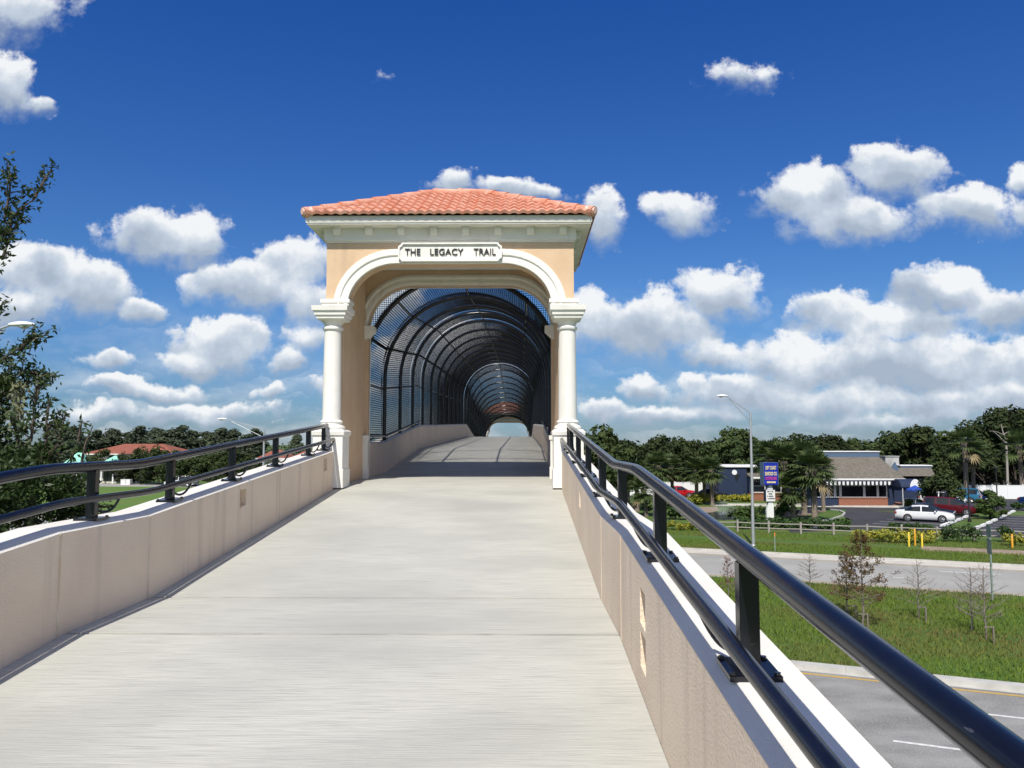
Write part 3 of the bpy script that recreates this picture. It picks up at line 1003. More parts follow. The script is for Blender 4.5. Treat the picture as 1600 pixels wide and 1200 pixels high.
# lengthwise wires
tot = [0]
for a, b in zip(arco, arco[1:]):
    tot.append(tot[-1] + math.hypot(b[0] - a[0], b[1] - a[1]))
nl = int(tot[-1] / .047)
for i in range(nl + 1):
    s = tot[-1] * i / nl
    j = min(max(k for k in range(len(tot)) if tot[k] <= s), len(arco) - 2)
    u = (s - tot[j]) / (tot[j + 1] - tot[j])
    x = arco[j][0] + (arco[j + 1][0] - arco[j][0]) * u; z = arco[j][1] + (arco[j + 1][1] - arco[j][1]) * u
    nx, nz = nor[j]
    tri_strip(pan, [(x, 0, z), (x, BAY, z)], [((nz, 0, -nx), (nx, 0, nz))] * 2, .0078, .003)
rib0 = rib.build('rib', M['black_paint'], tun, smooth=50)
pan0 = pan.build('mesh_panel', M['black_vinyl'], tun, fix=False)
for i in range(NB + 1):
    d = 15.4 + i * BAY
    o = rib0 if i == 0 else rib0.copy()
    if i:
        COL.objects.link(o); o.parent = tun
    o.location = (0, d - 15.4, fl(d) - fl(15.4))
    if i < NB:
        o = pan0 if i == 0 else pan0.copy()
        if i:
            COL.objects.link(o); o.parent = tun
        o.location = (0, d - 15.4, fl(d) - fl(15.4))
        o.rotation_euler = (math.atan2(fl(d + BAY) - fl(d), BAY), 0, 0)
# flat screen that closes the corners between the gateway arch and the first rib
mb = MB()
def gap(c, axis):
    if axis == 'x':                        # upright wire at x = c
        u = min(1, abs(c) / 1.9)
        return (2.10 + 1.86 * math.sqrt(1 - u * u), 4.05)
    u = min(1, max(0, (c - 2.10) / 1.86))
    return (1.9 * math.sqrt(1 - u * u), 1.96)
for i in range(-46, 47):
    x = i * .0425
    z0, z1 = gap(x, 'x')
    if z1 - z0 > .02:
        mb.box(x - .005, x + .005, -.03, -.024, z0, z1)
for i in range(46):
    z = 2.12 + i * .0425
    a0, a1 = gap(z, 'z')
    if a1 - a0 > .02:
        for sg in (-1, 1):
            mb.box(*sorted((sg * a0, sg * a1)), -.036, -.0305, z - .005, z + .005)
mb.build('end_screen', M['black_vinyl'], tun)
ds = [15.4, 17.4, 23.4, 33, 43.5, 55, 67.6]
def along(mbt, x, z, r):
    mbt.tube([(x, d - 15.4, z + fl(d) - fl(15.4)) for d in ds], r, 8)
for ang in (90, 132, 48):
    a = R(ang)
    mb = MB(); along(mb, 1.93 * math.cos(a), 2.10 + 1.885 * math.sin(a), .024)
    mb.build('purlin', M['black_paint'], tun, smooth=50)
for s in (-1, 1):
    mb = MB(); along(mb, s * 1.925, 1.86, .022)
    mb.build('purlin', M['black_paint'], tun, smooth=50)
    mb = MB()
    for (a0, a1) in ((19.6, 21.2),):
        p0 = [R(180 - q if s < 0 else q) for q in (a0, a1)]
        for d, d2 in zip(ds, ds[1:]):
            q = []
            for dd in (d, d2):
                for aa in p0:
                    q.append((1.965 * math.cos(aa), dd - 15.4, 2.10 + 1.925 * math.sin(aa) + fl(dd) - fl(15.4)))
            q2 = [(x * 1.012, y, z + .01) for x, y, z in q]
            mb.add(q + q2, [(0, 1, 3, 2), (4, 6, 7, 5), (0, 2, 6, 4), (1, 5, 7, 3), (0, 4, 5, 1), (2, 3, 7, 6)])
    mb.build('mesh_seam', M['black_vinyl'], tun)

# ------------------------------------------------------------------ surroundings: lots, beds, lawns
def poly(name, pts, z, m):
    mb = MB(); mb.add([(x, y, z) for x, y in pts], [tuple(range(len(pts)))])
    return struct(mb.build(name, m, fix=False))
def gp(*pp):
    return [tuple(ground(a, b)[:2]) for a, b in pp]
# asphalt of the restaurant car park
poly('parking_lot', gp((1322, 797), (1412, 801), (1600, 806), (1900, 815), (2150, 905), (1475, 831), (1370, 827), (1236, 832), (1228, 826), (1325, 815), (1318, 806)) , .004, M['lot_asphalt'])
poly('parking_lot', [(30, 92.2), (36, 84.6), (130, 84.6), (130, 140), (44, 140), (44, 90.7), (36, 90.7)], .006, M['lot_asphalt'])
poly('parking_lot', [(9, 103), (22, 103), (24, 108.2), (9, 108.2)], .006, M['lot_asphalt'])
def row_kerb(name, pts, h=.14, w=.18, m=None):
    mb = MB()
    for a, b in zip(pts, pts[1:]):
        a = Vector((*a, 0)); b = Vector((*b, 0))
        d = (b - a).normalized(); nn = Vector((-d.y, d.x, 0)) * w / 2
        a = a + d * .004; b = b - d * .004
        vs = [p + q + Vector((0, 0, z)) for z in (0, h) for q in (-nn, nn) for p in (a, b)]
        mb.add(vs, [(0, 2, 3, 1), (4, 5, 7, 6), (0, 1, 5, 4), (2, 6, 7, 3), (0, 4, 6, 2), (1, 3, 7, 5)])
    return struct(mb.build(name, m or M['kerb']))
row_kerb('kerb', gp((1270, 818), (1300, 812), (1316, 807), (1320, 803), (1312, 799), (1298, 797)))
row_kerb('kerb', [(24, 93.0), (35, 93.0)]); row_kerb('kerb', [(35.2, 90.2), (44, 90.2), (44, 88)])
poly('sidewalk', [(22, 91.4), (43.6, 88.6), (43.8, 90.9), (22, 93.4)], .010, M['sidewalk'])
poly('mulch', gp((1045, 797), (1060, 792), (1120, 792), (1125, 797), (1110, 801), (1050, 801)), .008, M['mulch'])
poly('mulch', gp((1215, 806), (1240, 797), (1272, 794), (1290, 799), (1255, 806)), .008, M['mulch'])
# mulch strip below the hedges
mb = MB(); strip(mb, 5, 60, 59.6, 62.4, .008)
struct(mb.build('mulch', M['mulch'], fix=False))
poly('pond', gp((1100, 812), (1145, 812), (1150, 806), (1140, 800), (1108, 800), (1096, 806)), .006, M['water'])
lawn_hi = mat('pale_lawn', (.10, .15, .03), 1., (.13, .15, .04), .3, bump=.5, bscale=8, world=True)
poly('lawn', [(9, 152), (200, 150), (200, 124), (66, 124)], .004, lawn_hi)
# left side: lane and car park edge seen over the wall
poly('street', [(-140, 134), (-60, 130), (-18, 118), (-18, 125), (-60, 139), (-140, 143)], .004, M['far_asphalt'])
poly('lawn', [(-120, 60), (-10, 60), (-18, 118), (-60, 130), (-120, 133)], .003, mat('bright_lawn', (.085, .165, .022), 1., (.11, .17, .03), .15, bump=.5, bscale=8, world=True))

# grass blades near enough to read as blades (one uncountable mass)
def blades(rects, seed, hmul=1.):
    rg = np.random.default_rng(seed)
    Vs = []
    for (s0, s1, n0, n1, dens, h) in rects:
        n = int((s1 - s0) * (n1 - n0) * dens)
        s = rg.uniform(s0, s1, n); q = rg.uniform(n0, n1, n)
        edge = np.sin(s * 1.7) * .12 + np.sin(s * 4.1 + 1) * .08
        q = np.clip(q, n0 + .1 + edge, n1 - .05 + edge)
        px = UX.x * s + UN.x * q; py = UX.y * s + UN.y * q
        a = rg.uniform(0, math.pi, n); w = rg.uniform(.012, .035, n) ; hh = h * rg.uniform(.5, 1.3, n)
        lx = rg.normal(0, .35, n) * hh; ly = rg.normal(0, .35, n) * hh
        b0 = np.stack([px - np.cos(a) * w, py - np.sin(a) * w, np.zeros(n)], 1)
        b1 = np.stack([px + np.cos(a) * w, py + np.sin(a) * w, np.zeros(n)], 1)
        tp = np.stack([px + lx, py + ly, hh], 1)
        Vs.append(np.stack([b0, b1, tp], 1).reshape(-1, 3))
    V = np.concatenate(Vs)
    return V, np.arange(len(V)).reshape(-1, 3)
V, Fq = blades([(-12, 40, 27.8, 44, 130, .13), (-16, 42, 54.6, 60.2, 110, .13), (-16, 42, 62.3, 67, 60, .13)], 3)
o = link_mesh('grass', np_mesh('grass', V, Fq, M['grass_blade']))
o['kind'] = 'stuff'; o['label'] = 'green grass on the median and verge beside the road'

# ------------------------------------------------------------------ trees
def tree_mesh(seed, H, Rr, nclump, per, size, trunk_h, kind='oak', mleaf='oak'):
    rg = np.random.default_rng(seed)
    rad = []; cen = []
    for i in range(nclump):
        if kind == 'oak':
            th = rg.uniform(0, 2 * math.pi); v = rg.uniform(-.35, 1)
            rr = math.sqrt(max(0, 1 - (v * .95) ** 2)) * rg.uniform(.55, 1.0)
            c = [Rr * rr * math.cos(th), Rr * rr * math.sin(th), trunk_h + (H - trunk_h) * (.35 + .55 * v * rg.uniform(.75, 1.05))]
            rad.append(Rr * rg.uniform(.16, .33))
        elif kind == 'casuarina':
            t = rg.uniform(.12, 1.0); th = rg.uniform(0, 2 * math.pi)
            rr = Rr * (1.05 - t) ** .6 * rg.uniform(.3, 1.0)
            c = [rr * math.cos(th), rr * math.sin(th), trunk_h * .5 + (H - trunk_h * .5) * t]
            rad.append(Rr * rg.uniform(.16, .30))
        else:
            th = rg.uniform(0, 2 * math.pi); t = rg.uniform(0, 1)
            rr = Rr * math.sin(math.pi * min(1, t * .8 + .18)) * rg.uniform(.4, 1)
            c = [rr * math.cos(th), rr * math.sin(th), trunk_h * .6 + (H - trunk_h * .6) * t]
            rad.append(Rr * rg.uniform(.2, .34))
        cen.append(c)
    flat = .7 if kind == 'oak' else 1.1
    V, Fq = clump_cloud(cen, rad, per, size, flat, .6, rng=rg)
    V[:, 2] = np.maximum(V[:, 2], .15)
    cm = np_mesh('crown', V, Fq, M[mleaf])
    tb = MB()
    lean = rg.normal(0, .04, 2) * H
    tb.tube([(0, 0, -.1), (lean[0] * .3, lean[1] * .3, trunk_h * .5), (lean[0], lean[1], trunk_h), (lean[0] * 1.2, lean[1] * 1.2, H * .75)],
            [H * .028, H * .021, H * .017, H * .005], 8)
    for i in rg.choice(nclump, min(nclump, 9), replace=False):
        c = cen[i]
        st = Vector((lean[0] * .9, lean[1] * .9, trunk_h * rg.uniform(.75, 1.1)))
        e = Vector(c)
        mid = st.lerp(e, .55) + Vector((0, 0, -.06 * H))
        tb.tube([st, mid, e], [H * .011, H * .008, H * .003], 6)
    tm_ = tb.build('trunk', M['bark'], None, smooth=60)
    me = tm_.data
    bpy.data.objects.remove(tm_)
    return me, cm, H
OAKS = [tree_mesh(21 + i, 10, 4.6, 46, 85, .34, 2.4) for i in range(4)]
LOWS = [tree_mesh(41 + i, 6.5, 3.2, 34, 85, .27, 1.5, 'round', 'oak') for i in range(3)]
BRGT = [tree_mesh(51 + i, 8, 3.0, 40, 80, .28, 1.6, 'round', 'bright_leaf') for i in range(2)]
CASU = [tree_mesh(61 + i, 12, 3.0, 90, 60, .26, 3.0, 'casuarina', 'casuarina') for i in range(3)]
def plant_tree(name, var, px, D, ytop, label, group, wide=1.0, rz=None, cat='tree', base=0.):
    tmesh, cmesh, H = var
    h = E + (HY - ytop) * D / F * 1.0
    s = h / H
    t = thing(name, label, cat, (gx(px, D), D, base), random.uniform(0, 6.28) if rz is None else rz, group)
    t.scale = (s * wide, s * wide, s)
    link_mesh('trunk', tmesh, t); link_mesh('crown', cmesh, t)
    return t
G1 = 'dark oaks behind the car park and restaurant'
OAKT = [(926, 72, 660, .8, 'tall green tree right beside the gateway column', 0), (958, 86, 682, .9, 'dense green tree second from the gateway column', 0),
        (975, 118, 686, .9, 'low dark oak behind the palms nearest the gateway', 0), (1032, 122, 677, .85, 'broad dark oak above the left palm grove', 0),
        (1062, 128, 680, .8, 'dark oak with a thin crown behind the red car', 0), (1097, 120, 685, .8, 'round dark oak just left of the navy restaurant wing', 0),
        (1146, 112, 667, .8, 'tall gappy oak rising left of the street lamp pole', 0), (1180, 124, 683, .8, 'dark oak right behind the street lamp pole', 0),
        (1215, 126, 681, .85, 'oak above the blue restaurant sign', 0), (1252, 122, 675, .85, 'oak rising over the palms beside the blue sign', 0),
        (1292, 134, 678, .9, 'oak behind the left end of the brown roof', 0), (1335, 138, 682, .95, 'oak behind the middle of the brown roof', 0),
        (1373, 140, 684, .9, 'oak behind the restaurant chimney', 0), (1405, 134, 668, .9, 'taller dark oak right of the restaurant chimney', 0),
        (1432, 130, 664, .85, 'tall dark oak above the right end of the restaurant', 0), (1462, 134, 667, .9, 'dark oak left of the tall fan palm', 0),
        (1500, 140, 672, .9, 'dark oak directly behind the tall fan palm', 0), (1546, 124, 645, .85, 'very tall dark oak left of the frame edge, above the dead snag', 0),
        (1580, 120, 633, .8, 'tallest dark oak of the wood, above the white vinyl fence', 0), (1625, 122, 638, .85, 'tall dark oak cut by the right edge of the photo', 0),
        (1535, 118, 690, .9, 'lower oak in front of the very tall oaks, behind the white fence', 0), (1478, 122, 697, .8, 'low oak behind the entrance canopy', 0),
        (1585, 116, 694, .8, 'low oak behind the right edge palm', 0)]
for k, (px, D, yt, w, lab, br) in enumerate(OAKT):
    plant_tree('bright_tree' if br else 'oak_tree', BRGT[k % 2] if br else OAKS[k % 4], px, D, yt, lab, G1, w * 1.15)
# understory that closes the wood below the crowns
UND = ['far left', 'second', 'third', 'fourth', 'fifth', 'sixth', 'seventh', 'eighth', 'ninth', 'tenth', 'eleventh', 'twelfth']
for k in range(12):
    px = 935 + k * 60
    plant_tree('understory_tree', LOWS[k % 3], px, 128 + (k % 3) * 5, 708 - (k % 4) * 4, f'dark understory tree under the oaks, {UND[k]} of its row from the gateway', 'understory trees of the far wood', 1.6)
# bank of foliage far behind
V, Fq = clump_cloud([(x, 165 + 12 * math.sin(x * .3) - max(0, x - 110) * .25, 2.5 + (2.5 if x < 118 else 5.0) * abs(math.sin(x * .7))) for x in range(8, 330, 2)], [4.2] * 161, 110, .5)
o = link_mesh('far_wood', np_mesh('far_wood', V, Fq, M['oak'])); o['kind'] = 'stuff'; o['label'] = 'dark mass of woodland far behind the restaurant'
V, Fq = clump_cloud([(x, 262 + 14 * math.sin(x * .2), 2.2 + 1.6 * abs(math.sin(x * .5))) for x in range(-420, 60, 3)], [4.6] * 160, 80, .6)
o = link_mesh('far_wood', np_mesh('far_wood', V, Fq, M['casuarina'])); o['kind'] = 'stuff'; o['label'] = 'grey-green woodland on the horizon left of the gateway'
G2 = 'feathery pines on the left horizon'
CAS = [(88, 150, 668, 'feathery pine showing above the near bush'), (112, 225, 667, 'round-topped feathery pine right of the near bush'), (150, 232, 674, 'leftmost feathery pine behind the red-roofed building'),
       (178, 235, 672, 'feathery pine behind the left end of the red roof'), (200, 236, 676, 'low feathery pine behind the ridge of the red roof'), (217, 232, 668, 'narrow tall feathery pine above the red roof'),
       (246, 224, 671, 'feathery pine above the right end of the red roof'), (263, 222, 672, 'feathery pine second right of the red roof'), (282, 220, 667, 'tallest feathery pine of the clump right of the red roof'),
       (299, 224, 674, 'feathery pine in a dip of the clump right of the red roof'), (322, 224, 675, 'feathery pine left of the tall middle pair'), (344, 222, 671, 'left one of the tall middle pair of feathery pines'),
       (362, 223, 673, 'right one of the tall middle pair of feathery pines'), (386, 222, 679, 'feathery pine just left of the left street lamp pole'), (399, 226, 672, 'slim feathery pine touching the left street lamp pole'),
       (463, 170, 680, 'lone feathery pine between lamp pole and gateway column')]
for k, (px, D, yt, lab) in enumerate(CAS):
    plant_tree('pine_tree', CASU[k % 3], px, D, yt, lab, G2, 1.9 if k != 15 else 1.2)
G3 = 'rounded car park trees on the left'
MID = [(140, 150, 716, 'small dark tree between the two mint roofs'), (196, 140, 712, 'dark tree right of the mint roof'), (163, 175, 705, 'tree in front of the left end of the red roof'), (222, 138, 704, 'dark tree hiding the eave of the red-roofed building'), (250, 136, 702, 'dark tree in front of the right end of the red roof'),
       (280, 134, 708, 'dark round tree behind the pale parked car'), (308, 132, 706, 'dark round tree above the red parked car'), (336, 130, 709, 'dark round tree left of the tall rail post'),
       (362, 130, 707, 'dark round tree between rail posts near the lamp'), (388, 128, 714, 'dark round tree left of the left lamp pole'), (420, 118, 727, 'small round tree right of the left lamp pole'), (446, 112, 726, 'small round tree beneath the lone pine')]
for k, (px, D, yt, lab) in enumerate(MID):
    plant_tree('round_tree', LOWS[k % 3], px, D, yt, lab, G3, 1.15)

# palms -------------------------------------------------------------
def palm_mesh(seed, fronds=46, fl_=.88, pet=.85, nleaf=15):
    rg = np.random.default_rng(seed)
    V = []; Fq = []; mi = []
    def q4(a, b, c, d, m=0):
        k = len(V); V.extend([a, b, c, d]); Fq.append((k, k + 1, k + 2, k + 3)); mi.append(m)
    for i in range(fronds):
        az = i * 2.39996 + rg.uniform(-.2, .2)
        el = R(80 - 112 * (i / fronds) ** .95 + rg.uniform(-9, 9))
        dry = 1 if (i > fronds * .94) else 0
        d = np.array([math.cos(az) * math.cos(el), math.sin(az) * math.cos(el), math.sin(el)])
        side = np.array([-math.sin(az), math.cos(az), 0.])
        up = np.cross(side, d) * -1
        if up[2] < 0: up = -up
        L_ = pet * rg.uniform(.8, 1.15)
        p0 = np.array([0, 0, -.25 * (i / fronds)]); p1 = p0 + d * L_ + np.array([0, 0, -.08])
        w = .018
        q4(p0 - side * w, p0 + side * w, p1 + side * w, p1 - side * w, dry)
        d2 = unit(d + np.array([0, 0, -.22]))
        for j in range(nleaf):
            a = R(-105 + 210 * j / (nleaf - 1)) + rg.uniform(-.06, .06)
            ld = d2 * math.cos(a) + side * math.sin(a) + up * .18 * abs(math.sin(a))
            ld = unit(ld)
            ll = fl_ * (1 - .35 * abs(math.sin(a / 2))) * rg.uniform(.85, 1.1)
            pw = unit(np.cross(ld, up)) * .058
            pm = p1 + ld * ll * .55
            pe = p1 + ld * ll + np.array([0, 0, -.20 * ll])
            q4(p1 - pw * .4, p1 + pw * .4, pm + pw, pm - pw, dry)
            q4(pm - pw, pm + pw, pe + pw * .15, pe - pw * .15, dry)
    return np_mesh('crown', np.array(V), np.array(Fq), [M['palm'], M['palm_dry']], mi)
PALMS = [palm_mesh(100 + i) for i in range(4)]
TALLP = palm_mesh(120, 36, 1.0, 1.1, 15)
def palm(px, D, ytop, label, group, big=1.0, mesh=None, k=0):
    top = E + (HY - ytop) * D / F
    th = top - 1.5 * big
    t = thing('palm_tree', label, 'palm', (gx(px, D), D, 0), random.uniform(0, 6.28), group)
    b = MB()
    lx, ly = random.uniform(-.25, .25), random.uniform(-.25, .25)
    zs = [0, .3, th * .5, th * .8, th]
    b.tube([(lx * (z / th) ** 2, ly * (z / th) ** 2, z - (.05 if z == 0 else 0)) for z in zs], [.26 * big, .20 * big, .165 * big, .18 * big, .25 * big], 9)
    for i in range(26):                               # old leaf bases under the crown
        z = th - random.uniform(.05, min(1.5, th * .5)); a = random.uniform(0, 6.28)
        f = (z / th) ** 2; c = Vector((lx * f, ly * f, z)); d = Vector((math.cos(a), math.sin(a), 0))
        b.tube([c + d * .12 * big, c + d * .30 * big + Vector((0, 0, .28))], [.05 * big, .02], 4)
    b.build('trunk', M['palm_bark'], t, smooth=60)
    c = link_mesh('crown', mesh or PALMS[k % 4], t)
    c.location = (lx, ly, th - .05); c.scale = (big, big, big); c.rotation_euler = (0, 0, random.uniform(0, 6.28))
    return t
G4 = 'sabal palms along the restaurant drive'
PAL = [(938, 84, 710, 1.25, 'sabal palm peeking out next to the gateway column'), (957, 92, 706, 1.25, 'sabal palm second from the gateway column'), (980, 90, 702, 1.35, 'sabal palm third from the gateway, behind the kinked handrail'),
       (994, 84, 712, 1.3, 'sabal palm with a thick pale trunk beside the rail post'), (1008, 78.5, 738, 1.1, 'short bushy sabal palm right of the rail post'), (1030, 96, 700, 1.4, 'tallest sabal palm of the left grove'),
       (1050, 99, 706, 1.3, 'sabal palm whose trunk stands left of the red car'), (1087, 93.2, 708, 1.3, 'sabal palm right of the red car, in the gold shrub bed'), (1099, 96, 712, 1.2, 'dark sabal palm between the two trunks left of the navy wing'),
       (1111, 92, 708, 1.25, 'sabal palm just left of the navy restaurant wing'),
       (1200, 82, 680, 1.5, 'sabal palm crown directly above the blue sign'), (1224, 78, 683, 1.6, 'big sabal palm right behind the blue sign'), (1237, 74.5, 730, 1.25, 'short leaning sabal palm right of the blue sign'),
       (1254, 80, 680, 1.5, 'sabal palm in the middle of the clump by the sign'), (1270, 73, 694, 1.5, 'front sabal palm before the brown roof'), (1284, 84, 704, 1.1, 'rear sabal palm touching the left end of the brown roof'),
       (1540, 127, 716, 1.5, 'short palm under the oaks above the white fence, left one'), (1562, 127, 713, 1.5, 'short palm under the oaks above the white fence, middle one'), (1588, 126, 716, 1.5, 'short palm under the oaks above the white fence, right one'),
       (1460, 124, 712, 1.4, 'pale palm behind the entrance canopy')]
for k, (px, D, yt, bg, lab) in enumerate(PAL):
    palm(px, D, yt, lab, G4, bg, None, k)
palm(1507, 100, 666, 'tall fan palm with smooth pale trunk beside the white fence', 'tall fan palms by the white fence', 1.45, TALLP)
palm(1518, 103, 684, 'rough-trunked fan palm just right of the tall one', 'tall fan palms by the white fence', 1.4, TALLP)
palm(1594, 106, 670, 'fan palm with bright fronds at the right edge of the photo', 'tall fan palms by the white fence', 1.5, TALLP)

# dead snag
t = thing('dead_tree', 'bleached leafless snag standing before the very tall oaks', 'dead tree', (gx(1571, 113), 113, 0))
b = MB()
def snag(p, q, r0, r1): b.tube([p, (Vector(p) + Vector(q)) / 2 + Vector((random.uniform(-.15, .15), 0, .1)), q], [r0, (r0 + r1) / 2, r1], 6)
snag((0, 0, 0), (.1, 0, 7.6), .20, .13); snag((.1, 0, 7.6), (-.5, 0, 9.9), .12, .03); snag((0, 0, 7.2), (-1.7, 0, 8.9), .09, .03); snag((0, 0, 8.0), (-.75, 0, 8.6), .07, .04)
snag((-.75, 0, 8.6), (-2.2, .1, 8.9), .04, .02); snag((-.2, 0, 8.4), (.7, 0, 8.8), .05, .02); snag((.05, 0, 7.4), (.6, 0, 7.9), .05, .02); snag((-.4, 0, 9.2), (.15, 0, 9.5), .03, .015)
b.build('trunk', M['dead_wood'], t, smooth=60)

# bare cypress saplings on the median
def sapling(px, py, ytop, label, leaf=None, nleaf=0, dens=1., spread=.9, seed=0, double=0.):
    rg = random.Random(seed)
    base = ground(px, py)
    D = base.y
    H = E + (HY - ytop) * D / F
    t = thing('sapling', label, 'sapling', base, 0, 'young cypress trees on the median')
    b = MB(); tips = []
    wob = [(rg.uniform(-.03, .03), rg.uniform(-.03, .03)) for _ in range(7)]
    tp = [(wob[i][0], wob[i][1], H * i / 6) for i in range(7)]
    b.tube([(tp[0][0], tp[0][1], -.03)] + tp[1:], [.045 * H / 4 * (1 - i / 7.2) + .006 for i in range(7)], 6)
    def grow(p, d, l, r, lev):
        q = p + d * l
        m = p.lerp(q, .5) + Vector((rg.uniform(-1, 1), rg.uniform(-1, 1), rg.uniform(-.2, 1))) * l * .07
        b.tube([p, m, q], [r, r * .75, r * .35], 4, cap=False)
        tips.append((p, q))
        if lev < 2:
            for _ in range(3 if lev == 0 else 2):
                f = rg.uniform(.3, .95)
                d2 = (d + Vector((rg.uniform(-1, 1), rg.uniform(-1, 1), rg.uniform(-.3, .6))) * .8).normalized()
                grow(p.lerp(q, f), d2, l * rg.uniform(.35, .55), r * .55, lev + 1)
    nb = int(26 * dens)
    for i in range(nb):
        f = .22 + .76 * i / nb + rg.uniform(-.02, .02)
        a = i * 2.4 + rg.uniform(-.4, .4)
        l = spread * (1.12 - f) ** .8 * H * .30 * rg.uniform(.6, 1.15)
        grow(Vector((0, 0, H * min(f, .97))), Vector((math.cos(a), math.sin(a), .28 + .4 * f)).normalized(), l, .011 * (1.2 - f) + .003, 0)
    b.build('trunk', M['twig'], t, fix=False)
    if leaf:
        pos = []
        for _ in range(nleaf):
            p, q = rg.choice(tips)
            w = p.lerp(q, rg.uniform(.2, 1.05))
            pos.append((w.x + rg.gauss(0, .04), w.y + rg.gauss(0, .04), w.z + rg.gauss(0, .04)))
        pos = np.array(pos)
        rr = np.random.default_rng(seed)
        V, Fq = leaf_quads(pos, unit(rr.normal(size=pos.shape)), .036, .5, rng=rr)
        link_mesh('foliage', np_mesh('foliage', V, Fq, M[leaf]), t)
    return t
sapling(1349, 979, 832, 'tallest sapling with rusty feathery needles, mid median', 'rusty_leaf', 3900, 1.6, 1.15, 1)
sapling(1324, 960, 862, 'shorter rusty sapling just left of the tallest one', 'rusty_leaf', 1500, 1.2, 1.05, 2)
sapling(1266, 917, 862, 'bare sapling nearest the far road, left of the rusty pair', None, 0, 1.2, 1.6, 3)
sapling(1436, 967, 872, 'bare sapling with a stake, right of the rusty pair', None, 0, 1.3, 1.5, 4)
sapling(1519, 986, 882, 'bare sapling left behind the rightmost one', None, 0, 1.3, 1.5, 5)
sapling(1541, 999, 880, 'rightmost bare sapling, in front of the green sign post', None, 0, 1.4, 1.5, 6)
sapling(1138, 938, 868, 'small pinkish-leaved sapling behind the big rail post', 'pink_leaf', 420, .9, .9, 7)
for px, py, lab in ((1447, 972, 'short wooden stake beside the bare sapling right of the rusty pair'), (1356, 984, 'short wooden stake at the foot of the tallest rusty sapling'), (1553, 1006, 'short wooden stake beside the rightmost bare sapling'), (1338, 970, 'short wooden stake between the two rusty saplings')):
    g0 = ground(px, py)
    t = thing('tree_stake', lab, 'stake', g0, 0, 'stakes holding the saplings')
    b = MB(); b.box(-.025, .025, -.025, .025, -.02, .62); b.box(-.33, .028, -.012, .012, .575, .615); b.build('stake', M['twig'], t)

# the near trees left of the ramp
def leafy_tree(name, label, base, trunk, branches, leaf_size, seed, extra=None, per_m=90, lm='near_leaf'):
    rg = np.random.default_rng(seed); rr = random.Random(seed)
    t = thing(name, label, 'tree', base)
    b = MB(); P = []; N = []
    B = Vector(base)
    def loc(p): return Vector(p) - B
    b.tube([loc(p) for p, r in trunk], [r for p, r in trunk], 8)
    def twig(p, q, r, dens, spread):
        m = p.lerp(q, .5) + Vector((rr.uniform(-1, 1), rr.uniform(-1, 1), rr.uniform(0, 1))) * (q - p).length * .06
        b.tube([p, m, q], [r, r * .7, r * .3], 5, cap=False)
        n = int((q - p).length * dens)
        for _ in range(n):
            f = rr.uniform(.05, 1.05)
            c = p.lerp(m, f * 2) if f < .5 else m.lerp(q, f * 2 - 1)
            P.append((c.x + rg.normal(0, spread), c.y + rg.normal(0, spread), c.z + rg.normal(0, spread)))
    for pts, nsub, sl in branches:
        pts = [loc(p) for p in pts]
        for p, q in zip(pts, pts[1:]):
            twig(p, q, .018, per_m * .6, .05)
            for _ in range(nsub):
                s = p.lerp(q, rr.uniform(0, 1))
                d = ((q - p).normalized() + Vector((rr.uniform(-1, 1), rr.uniform(-1, 1), rr.uniform(-.9, .9))) * .9).normalized()
                e = s + d * sl * rr.uniform(.5, 1.2)
                twig(s, e, .009, per_m, .045)
    if extra is not None:
        cen, rad, per = extra
        c2 = np.repeat(np.array([loc(c) for c in cen]), per, 0)
        off = unit(rg.normal(size=c2.shape)) * (rg.uniform(.2, 1.0, (len(c2), 1)) ** .5) * np.repeat(np.array(rad), per)[:, None]
        P.extend(map(tuple, c2 + off))
    P = np.array(P)
    nr = unit(rg.normal(size=P.shape) + np.array([0, -.2, .7]))
    V, Fq = leaf_quads(P, nr, leaf_size, .36, .35, rng=rg)
    b.build('trunk', M['bark'], t, fix=False, smooth=60)
    link_mesh('crown', np_mesh('crown', V, Fq, M[lm]), t)
    return t
A_ = lambda px, py, D=9.5: tuple(at(px, py, D))
bx = gx(-75, 10.2)
leafy_tree('near_tree', 'tall dark-leaved tree at the left edge whose branches hang into view', (bx, 10.2, 0),
    [((bx, 10.2, -.05), .16), ((bx + .05, 10.1, 4), .13), ((bx + .1, 10, 7.5), .10), ((bx + .2, 9.9, 10.5), .05)],
    [([A_(-80, 520), A_(-30, 420), A_(8, 340), A_(14, 252)], 9, .33), ([A_(-10, 390), A_(20, 340), A_(52, 312), A_(80, 266)], 5, .22), ([A_(-40, 430), A_(5, 400), A_(18, 350)], 7, .25),
     ([A_(-80, 600), A_(-10, 570), A_(30, 545), A_(62, 522)], 7, .25), ([A_(-80, 640), A_(0, 600), A_(38, 580), A_(72, 588)], 9, .28), ([A_(-60, 560), A_(-15, 520), A_(5, 470)], 4, .2), ([A_(-60, 650), A_(0, 620), A_(40, 600)], 9, .25)],
    .040, 5, per_m=85, extra=([A_(-35, 660, 9.8), A_(-22, 700, 9.8), A_(-12, 640, 9.6), A_(-10, 680, 9.6), A_(5, 600, 9.6), A_(-30, 610, 9.8), A_(-20, 560, 9.8)] + [A_(-130 - 45 * (i % 4), 210 + 36 * i, 9.9 + .25 * (i % 3)) for i in range(12)], [.3, .3, .2, .2, .14, .22, .2] + [.42] * 12, 420))
bx = gx(45, 9.2)
cen = []; rad = []
rr_ = random.Random(4)
for i in range(46):
    py = rr_.uniform(715, 900); hw_ = 72 if py > 745 else 48
    cen.append(A_(45 + rr_.uniform(-hw_, hw_), py, rr_.uniform(8.6, 9.8))); rad.append(rr_.uniform(.16, .34))
